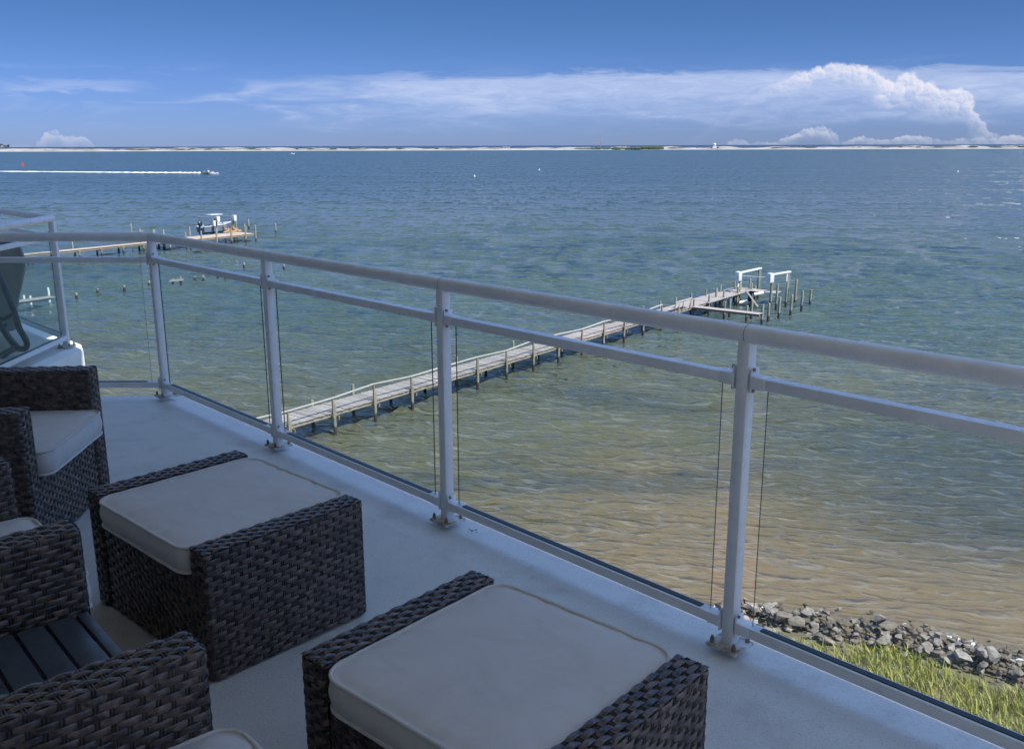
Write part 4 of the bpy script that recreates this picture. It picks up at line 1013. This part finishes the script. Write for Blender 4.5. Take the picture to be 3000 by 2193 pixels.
def make_railings():
    pz = [Vector((p.x, p.y, FLOOR)) for p in posts]
    base = pz[2].copy(); rang = math.atan2(RD.y, RD.x)
    far = pz[4] + RD * SP; left = pz[0] + LD * 2.1
    runs = [(pz[i], pz[i + 1], .028, .028) for i in range(4)] + [(pz[4], far, .028, .028), (pz[0], left, .03, .028)]
    r = railing('balcony_railing', 'pale grey aluminium railing with clear glass panes along the near balcony edge', base, runs, GL, [(p, rang) for p in pz] + [(far, rang), (left, 0)])
    m = MB()   # mitred elbow of the hand rail at the corner post
    c = pz[0] - base; m.tube([c + LD * .10 + Vector((0, 0, 1.048)), c + LD * .05 + Vector((0, 0, 1.048)), c + Vector((0, .004, 1.048)), c + RD * .05 + Vector((0, 0, 1.048)), c + RD * .10 + Vector((0, 0, 1.048))], .0302, 20); obj('rail_elbow', m.mesh('rail_elbow', paint, smooth=True, angle=60), r)
    for i in (2, 3): m = MB(); c = pz[i] - base; m.tube([c + RD * .000 + Vector((0, 0, 1.048)), c + RD * .0025 + Vector((0, 0, 1.048))], .0295, 20); obj('joint_ring', m.mesh('joint_ring', seam), r)
    # grit left beside a post foot
    q = sea(1383, 1548, FLOOR); m = MB()
    for dx, dy, r in ((0, 0, .008), (.016, .012, .006), (-.012, .018, .005), (.02, -.01, .004)):
        bm = bmesh.new(); bmesh.ops.create_icosphere(bm, subdivisions=1, radius=r); bm.verts.index_update()
        m.add([(dx + v.co.x * random.uniform(.7, 1.3), dy + v.co.y, r * .4 + v.co.z * .5) for v in bm.verts], [tuple(k.index for k in f.verts) for f in bm.faces]); bm.free()
    tag(obj('grit_crumbs', m.mesh('grit_crumbs', bolt_m), None, loc=(q.x, q.y, FLOOR - .012)), 'few dark crumbs of grit on the floor beside a railing post', 'debris', kind='stuff')
    # the other flat's balcony
    C = Vector((-3.655, 7.41, FLOOR)); sd = Vector((-.7, .714, 0)); bd = Vector((.03, -1, 0)).normalized()
    nb = empty('neighbour_balcony', Vector((-3.6, 7.0, FLOOR)), label='neighbouring flat balcony slab with sunlit cream edge at left', cat='balcony')
    poly = [(-3.50, 6.12), (-3.50, 7.36), (-3.60, 7.55), (-8.4, 12.45), (-11, 10), (-8, 6.12)]
    m = MB(); m.prism([(x + 3.6, y - 7.0) for x, y in poly], -.24, 0); obj('slab', m.mesh('slab', stucco, bevel=.02), nb)
    m = MB(); m.prism([(x + 3.6, y - 7.0) for x, y in [(-3.62, 6.2), (-3.62, 7.34), (-3.70, 7.46), (-8.3, 12.2), (-10.8, 10), (-8, 6.2)]], .0, .004); obj('deck_coating', m.mesh('deck_coating', FL), nb)
    m = MB(); m.prism([(x + 3.6, y - 7.0) for x, y in [(-2.2, 5.8), (-2.2, 6.9), (-2.7, 7.4), (-3.45, 7.9), (-8.3, 12.7), (-11, 10), (-8, 5.8)]], 3.02, 3.27); obj('unseen_ceiling_slab', m.mesh('unseen_ceiling_slab', stucco), nb)  # unseen slab, stretched past its own floor to shade the railing below
    A = C.copy(); e0 = C + bd * 1.24; e1 = C + sd * 1.55; e2 = C + sd * 3.1
    railing('neighbour_railing', 'railing with salt-hazed glass round the corner of the neighbouring balcony', C, [(C, e0, .03, .028), (C, e1, .03, .028), (e1, e2, .028, .028)], MATS['glass_hazy'], [(C, R(90)), (e0, R(90)), (e1, math.atan2(sd.y, sd.x)), (e2, math.atan2(sd.y, sd.x))])
    # patio chair behind that glass: black tube frame, oval sling, pale cushion
    def aty(x, y, Y): d = ray(x, y); return Vector(d * (Y / d[1])) + Vector((0, 0, CAMZ))
    K = Vector((-4.25, 7.25, FLOOR + .004)); ch = empty('patio_chair', K, label='black tubular patio chair with dark rounded sling back behind the hazy glass', cat='chair')
    out = [(-150, 730), (-60, 705), (20, 705), (42, 713), (58, 728), (68, 752), (71, 788), (63, 830), (54, 868), (48, 905), (45, 965), (0, 985), (-80, 985), (-150, 900)]
    ring = [aty(x, y, 7.45 + .0006 * abs(x - 20)) - K for x, y in out]; nn = len(ring); back = [p + Vector((0, .025, 0)) for p in ring]
    m = MB(); m.add(ring + back, [tuple(range(nn)), tuple(range(2 * nn - 1, nn - 1, -1))] + [(k, k + nn, (k + 1) % nn + nn, (k + 1) % nn) for k in range(nn)]); obj('sling_back', m.mesh('sling_back', sling), ch)
    def smoothed(pts, n=4):
        r = []
        for i in range(len(pts) - 1):
            p0, p1, p2, p3 = pts[max(i - 1, 0)], pts[i], pts[i + 1], pts[min(i + 2, len(pts) - 1)]
            for k in range(n):
                f = k / n; r.append(.5 * ((2 * p1) + (p2 - p0) * f + (2 * p0 - 5 * p1 + 4 * p2 - p3) * f * f + (3 * p1 - p0 - 3 * p2 + p3) * f ** 3))
        return r + [pts[-1]]
    for pts, Y, r in (([(-90, 640), (0, 814), (33, 890), (42, 914), (57, 962), (72, 988), (79, 1005), (76, 1018), (62, 1022), (45, 1020), (0, 1040), (-60, 1060)], 7.05, .024),
                      ([(-80, 820), (0, 944), (18, 977), (39, 1005), (54, 1020)], 7.1, .026), ([(42, 1022), (0, 1052), (-60, 1090)], 7.0, .014), ([(-40, 940), (0, 935), (15, 932), (40, 920)], 7.08, .016), ([(-30, 985), (0, 960), (20, 950)], 7.1, .012)):
        m = MB(); m.tube(smoothed([aty(x, y, Y) - K for x, y in pts]), r, 8); obj('frame_tube', m.mesh('frame_tube', black_tube, smooth=True), ch)
    cc = aty(28, 1003, 7.3); secs = []
    for z, q in ((-.09, .75), (-.05, 1), (.03, 1), (.075, .8), (.085, .3)): secs.append([(.13 * q * math.cos(t) , .13 * q * math.sin(t), z) for t in [k * math.pi / 8 for k in range(16)]])
    m = MB(); m.loft(secs); tag(obj('round_cushion', m.mesh('round_cushion', CU, smooth=True, angle=80), None, loc=cc), 'pale round cushion on the patio chair behind hazy glass', 'cushion')


make_railings()

# ------------------------------------------------------------------ wicker furniture
PITCH_S, PITCH_R = .0290, .0172
_wk = {}
def rr_point(Lx, T, r, s):
    """point and normal on a rounded rectangle at arc length s, starting at the middle of the +y side going +x"""
    hx, hy = Lx / 2 - r, T / 2 - r; per = 4 * hx + 4 * hy + 2 * math.pi * r; s %= per
    segs = [('l', hx), ('a', 0), ('l', 2 * hy), ('a', 1), ('l', 2 * hx), ('a', 2), ('l', 2 * hy), ('a', 3), ('l', hx)]
    pos = [(0, T / 2, 1, 0), (hx, hy, 90, 0), (Lx / 2, hy, 0, -1), (hx, -hy, 0, 0), (hx, -T / 2, -1, 0), (-hx, -hy, -90, 0), (-Lx / 2, -hy, 0, 1), (-hx, hy, 180, 0), (-hx, T / 2, 1, 0)]
    nm = [(0, 1), None, (1, 0), None, (0, -1), None, (-1, 0), None, (0, 1)]
    for (k, ln), (x, y, a, b), nn in zip(segs, pos, nm):
        if k == 'l':
            if s <= ln + 1e-9: return x + a * s, y + b * s, nn[0], nn[1]
            s -= ln
        else:
            al = math.pi * r / 2
            if s <= al + 1e-9:
                t = R(a) - s / r; return x + r * math.cos(t), y + r * math.sin(t), math.cos(t), math.sin(t)
            s -= al
    return 0, T / 2, 0, 1


def wicker_meshes(Lx, T, H, top):
    key = (round(Lx, 3), round(T, 3), round(H, 3), top)
    if key in _wk: return _wk[key]
    r = min(.02, T / 2 - .002); per = 4 * (Lx / 2 - r) + 4 * (T / 2 - r) + 2 * math.pi * r
    n = max(4, int(round(per / PITCH_S / 2)) * 2); p = per / n; amp = .0021; w = PITCH_R * .505; rows = []
    for par in (0, 1):
        vs = []; fs = []; sub = 5; N = n * sub
        for i in range(N):
            s = i * per / N; x, y, nx, ny = rr_point(Lx, T, r, s); c = math.cos(math.pi * (s / p + par))
            o = amp * (math.copysign(abs(c) ** .7, c))
            for dz, do in ((-w, -.0013), (-w * .7, .0003), (w * .7, .0003), (w, -.0013)): vs.append((x + nx * (o + do), y + ny * (o + do), dz))
        for i in range(N):
            j = (i + 1) % N
            for k in range(3): fs.append((i * 4 + k, j * 4 + k, j * 4 + k + 1, i * 4 + k + 1))
        m = MB(); m.add(vs, [f[::-1] for f in fs]); rows.append(m.mesh('strand', WK, smooth=True, angle=70))
    # upright stake pairs; side ones fold over the top edge to its middle
    def stake(reach):
        m = MB()
        for dx in (-.0033, .0033):
            pts = [(dx, -.0014, .004), (dx, -.0014, H * .5), (dx, -.0014, H - .008), (dx, -.003, H - .002), (dx, -.008, H - .0006)]
            if reach > .02: pts += [(dx, -reach * .5, H - .0004), (dx, -reach, H - .0004)]
            m.tube(pts, .0024, 6)
        return m.mesh('stake', WS, smooth=True)
    sk_long, sk_short = stake(T / 2 if top else .01), stake(.012)
    tops = []
    if top:
        k = max(2, int(round(T / .0178)))
        for par in (0, 1):
            vs = []; fs = []; N = int(Lx / p * 5); ww = T / k * .47
            for i in range(N + 1):
                x = -Lx / 2 + .004 + (Lx - .008) * i / N; c = math.cos(math.pi * (x / p + par)); o = amp * math.copysign(abs(c) ** .7, c)
                e = Lx / 2 - abs(x); o -= max(0, .016 - e) ** 2 * 26
                for dy, do in ((-ww, -.0012), (-ww * .7, .0003), (ww * .7, .0003), (ww, -.0012)): vs.append((x, dy, o + do + .001))
            for i in range(N):
                for q in range(3): fs.append((i * 4 + q, (i + 1) * 4 + q, (i + 1) * 4 + q + 1, i * 4 + q + 1))
            m = MB(); m.add(vs, fs); tops.append(m.mesh('strand', WK, smooth=True, angle=70))
    m = MB(); m.prism([rr_point(Lx - .006, T - .006, max(.002, r - .003), i * (per - .024) / 40)[:2] for i in range(40)][::-1], .006, H - .003); core = m.mesh('wicker_panel', WC)
    _wk[key] = (rows, sk_long, sk_short, tops, core, per, n, p, r); return _wk[key]


def wicker_panel(name, parent, Lx, T, H, M, top=True):
    rows, sl, ss, tops, core, per, n, p, r = wicker_meshes(Lx, T, H, top)
    panel = obj(name, core, parent, M=M)
    k = 0; z = .010
    while z < H - PITCH_R * .35:
        obj('strand', rows[k % 2], panel, loc=(0, 0, z)); z += PITCH_R; k += 1
    for j in range(n):
        x, y, nx, ny = rr_point(Lx, T, r, j * p); side = abs(ny) > .8
        obj('stake', sl if side else ss, panel, M=Matrix.Translation((x, y, 0)) @ Matrix.Rotation(math.atan2(ny, nx) - R(90), 4, 'Z'))
    if top:
        kk = max(2, int(round(T / .0178)))
        for i in range(kk): obj('strand', tops[i % 2], panel, loc=(0, -T / 2 + T * (i + .5) / kk, H))
    return panel


def cushion(name, label, W, D, H, loc, rz, seed, group=None, crown=.02, bulge=.010, rc=.06, drop=0.0):
    rng = np.random.default_rng(seed); per_n = 120
    per = 2 * (W + D) - 8 * rc + 2 * math.pi * rc
    base = [rr_point(W, D, rc, i * per / per_n) for i in range(per_n)]
    wob = sum(rng.uniform(.0001, .0004) * np.sin(np.arange(per_n) / per_n * 2 * math.pi * k + rng.uniform(0, 6.28)) for k in (3, 5, 7, 11, 17))
    fine = sum(rng.uniform(.0002, .0005) * np.sin(np.arange(per_n) / per_n * 2 * math.pi * k + rng.uniform(0, 6.28)) for k in (23, 31, 41))
    def ring(scale, out, z, wz): 
        res = []
        for i, (x, y, nx, ny) in enumerate(base):
            sx = 1 - (1 - scale); o = out + wob[i] * (.5 + wz)
            res.append((x * sx + nx * o, y * sx + ny * o, z + wob[i] * wz * .35 + fine[i] * wz * .6))
        return res
    rings = [ring(.5, 0, 0, .2), ring(.97, 0, 0, .4), ring(1, 0, .006, .5)]
    for f in (.15, .35, .5, .65, .85): rings.append(ring(1, bulge * math.sin(math.pi * f), .006 + (H - .006) * f, .6))
    rings.append(ring(1, 0, H, 1.0))
    for s in (.985, .96, .92, .86, .78, .66, .52, .36, .2, .06):
        z = H + crown * (1 - s ** 4.0) ** .8 - .0025 * (s > .95)
        rg = ring(s, 0, z, max(0, (s - .6) / .4) * 1.2)
        if s > .8: rg = [(x, y, q + 2.6 * fine[i] * (s - .8) / .2) for i, (x, y, q) in enumerate(rg)]
        rings.append(rg)
    m = MB(); m.loft([[Vector(p) for p in r] for r in rings])
    o = obj(name, m.mesh('seat_cushion', CU, smooth=True, angle=75), None, loc=loc, rz=rz); tag(o, label, 'cushion', group)
    for rg in (rings[8], rings[2]):
        m = MB(); m.tube([Vector(p) + Vector((base[i][2], base[i][3], 0)) * .003 for i, p in enumerate(rg)], .0052, 8, closed=True); obj('piping', m.mesh('piping', CU, smooth=True), o)
    return o


def ottoman(c, rz, label, clabel, seed, W=.80):
    """local x: across between the two raised panels, local y: along the panels"""
    D, T, H = .60, .088, .42
    root = empty('wicker_ottoman', (c[0], c[1], FLOOR), rz, label=label, cat='ottoman', group='wicker ottomans')
    for sx in (-1, 1):
        wicker_panel('side_panel', root, D, T, H, Matrix.Translation((sx * (W - T) / 2, 0, .008)) @ Matrix.Rotation(R(90), 4, 'Z'))
    for sy in (-1, 1):
        wicker_panel('end_panel', root, W - 2 * T - .006, .03, .315, Matrix.Translation((0, sy * (D / 2 - .025), .008)), top=False)
    m = MB()
    for k in range(5): m.box((-.24 + .12 * k, 0, .318), (.1, D - .1, .014))
    obj('seat_board', m.mesh('seat_board', slat_m), root)
    for sx in (-1, 1):
        for sy in (-1, 1): m = MB(); m.tube([(sx * .35, sy * .25, 0), (sx * .35, sy * .25, .012)], .018, 10); obj('foot', m.mesh('foot', gasket), root)
    cushion('seat_cushion', clabel, W - 2 * T - .012, D + .012, .088, (c[0], c[1], FLOOR + .329), rz, seed, 'loose seat cushions', crown=.014)
    return root


def armchair(c, rz, label, clabel, seed, seat=True):
    """c: middle of the front line, local +y faces forward"""
    W, D, T, H = .80, .74, .096, .605
    root = empty('wicker_armchair', (c[0], c[1], FLOOR), rz, label=label, cat='armchair', group='wicker armchairs')
    for sx in (-1, 1):
        wicker_panel('arm', root, D, T, H, Matrix.Translation((sx * (W - T) / 2, -D / 2, .008)) @ Matrix.Rotation(R(90), 4, 'Z'))
    wicker_panel('front_panel', root, W - 2 * T - .006, .03, .30, Matrix.Translation((0, -.03, .008)), top=False)
    wicker_panel('backrest', root, W - 2 * T - .006, .07, .70, Matrix.Translation((0, -D + .05, .008)))
    m = MB(); m.box((0, -D / 2, .31), (W - 2 * T, D - .1, .02)); obj('seat_board', m.mesh('seat_board', slat_m), root)
    for sx in (-1, 1):
        for y in (-.06, -D + .06): m = MB(); m.tube([(sx * .35, y, 0), (sx * .35, y, .012)], .018, 10); obj('foot', m.mesh('foot', gasket), root)
    M = Matrix.Rotation(rz, 4, 'Z'); p = M @ Vector((0, -D / 2 + .055, 0))
    cushion('seat_cushion', clabel, W - 2 * T - .01, D - .04, .10, (c[0] + p.x, c[1] + p.y, FLOOR + .322), rz, seed, 'loose seat cushions', crown=.018, rc=.05)
    return root


def make_furniture():
    def z0(x, y, h): v = sea(x, y, FLOOR + h); return v
    # ottoman between the chairs and the rail, further from the eye
    A, B, C = Vector((-.916, 2.511, 0)), Vector((-.528, 2.945, 0)), Vector((-1.5, 3.074, 0))
    rz = R(47.2)                                                  # direction of the side panels
    yv = Vector((math.cos(rz), math.sin(rz), 0)); xv = Vector((yv.y, -yv.x, 0))
    c1 = A + yv * .30 - xv * .40
    ottoman(c1, rz - R(90), 'wicker ottoman with tan cushion standing beyond the slatted table, nearer the corner post', 'tan cushion on the farther ottoman, beside the slatted table', 21)
    rz2 = R(48.4); yv = Vector((math.cos(rz2), math.sin(rz2), 0)); xv = Vector((yv.y, -yv.x, 0))
    b = z0(875, 1912, .43); b = Vector((b.x, b.y, 0))            # near outer top corner of its left panel
    c2 = b + yv * .30 + xv * .382
    ottoman(c2, rz2 - R(90), 'largest wicker ottoman at the bottom middle, nearest the eye, with tan cushion', 'large tan cushion on the nearest ottoman at bottom middle', 22, .764)
    # armchair at the corner, facing right
    f = Vector((-1.90, 3.775, 0)); armchair(f, R(3.7) - R(90), 'wicker armchair at far left facing right, below the neighbouring balcony', 'tan cushion with a curved front on the far left armchair', 23)
    # the two chairs in a row either side of the slatted table, facing the sea
    fd = R(131.4); e = Vector((math.cos(fd), math.sin(fd), 0)); face = fd - R(180)
    bi = z0(609.6, 1896.8, .612); bi = Vector((bi.x, bi.y, 0))   # inner front corner of the nearest chair's left arm
    ci = z0(206, 1520, .612); ci = Vector((ci.x, ci.y, 0))
    mid4 = bi - e * (.40 - .096); mid2 = ci + e * (.40 - .096)
    armchair(mid4, face, 'wicker armchair at the bottom left, nearest the eye, only one arm in view', 'tan cushion corner at the bottom edge beside the nearest wicker arm', 24)
    armchair(mid2, face, 'wicker armchair at the left edge between far armchair and slatted table', 'tan cushion corner at the left edge behind the middle wicker arm', 25)
    # slatted side table between them
    a0 = bi + e * .10; a1 = ci - e * .10; mid = (a0 + a1) / 2; wdt = (a1 - a0).length - .035
    tb = empty('slatted_side_table', Vector((mid.x, mid.y, FLOOR)), face, label='low dark slatted side table between two wicker chairs', cat='table')
    Zt = .385; y = -.03
    ws = [.027] + [.0645] * 8; yy = -.020
    for w in ws:
        m = MB(); m.box((0, yy - w / 2, Zt), (wdt - .02, w, .018)); obj('slat', m.mesh('slat', slat_m, bevel=.003), tb); yy -= w + .0088
    for sx in (-1, 1):
        m = MB(); m.box((sx * (wdt / 2 - .05), (yy - .012) / 2, Zt - .032), (.04, -yy - .03, .04)); obj('frame_rail', m.mesh('frame_rail', slat_m), tb)
        for q in (-.045, yy + .04): m = MB(); m.box((sx * (wdt / 2 - .05), q, (Zt - .05) / 2), (.04, .04, Zt - .05)); obj('leg', m.mesh('leg', slat_m), tb)


make_furniture()
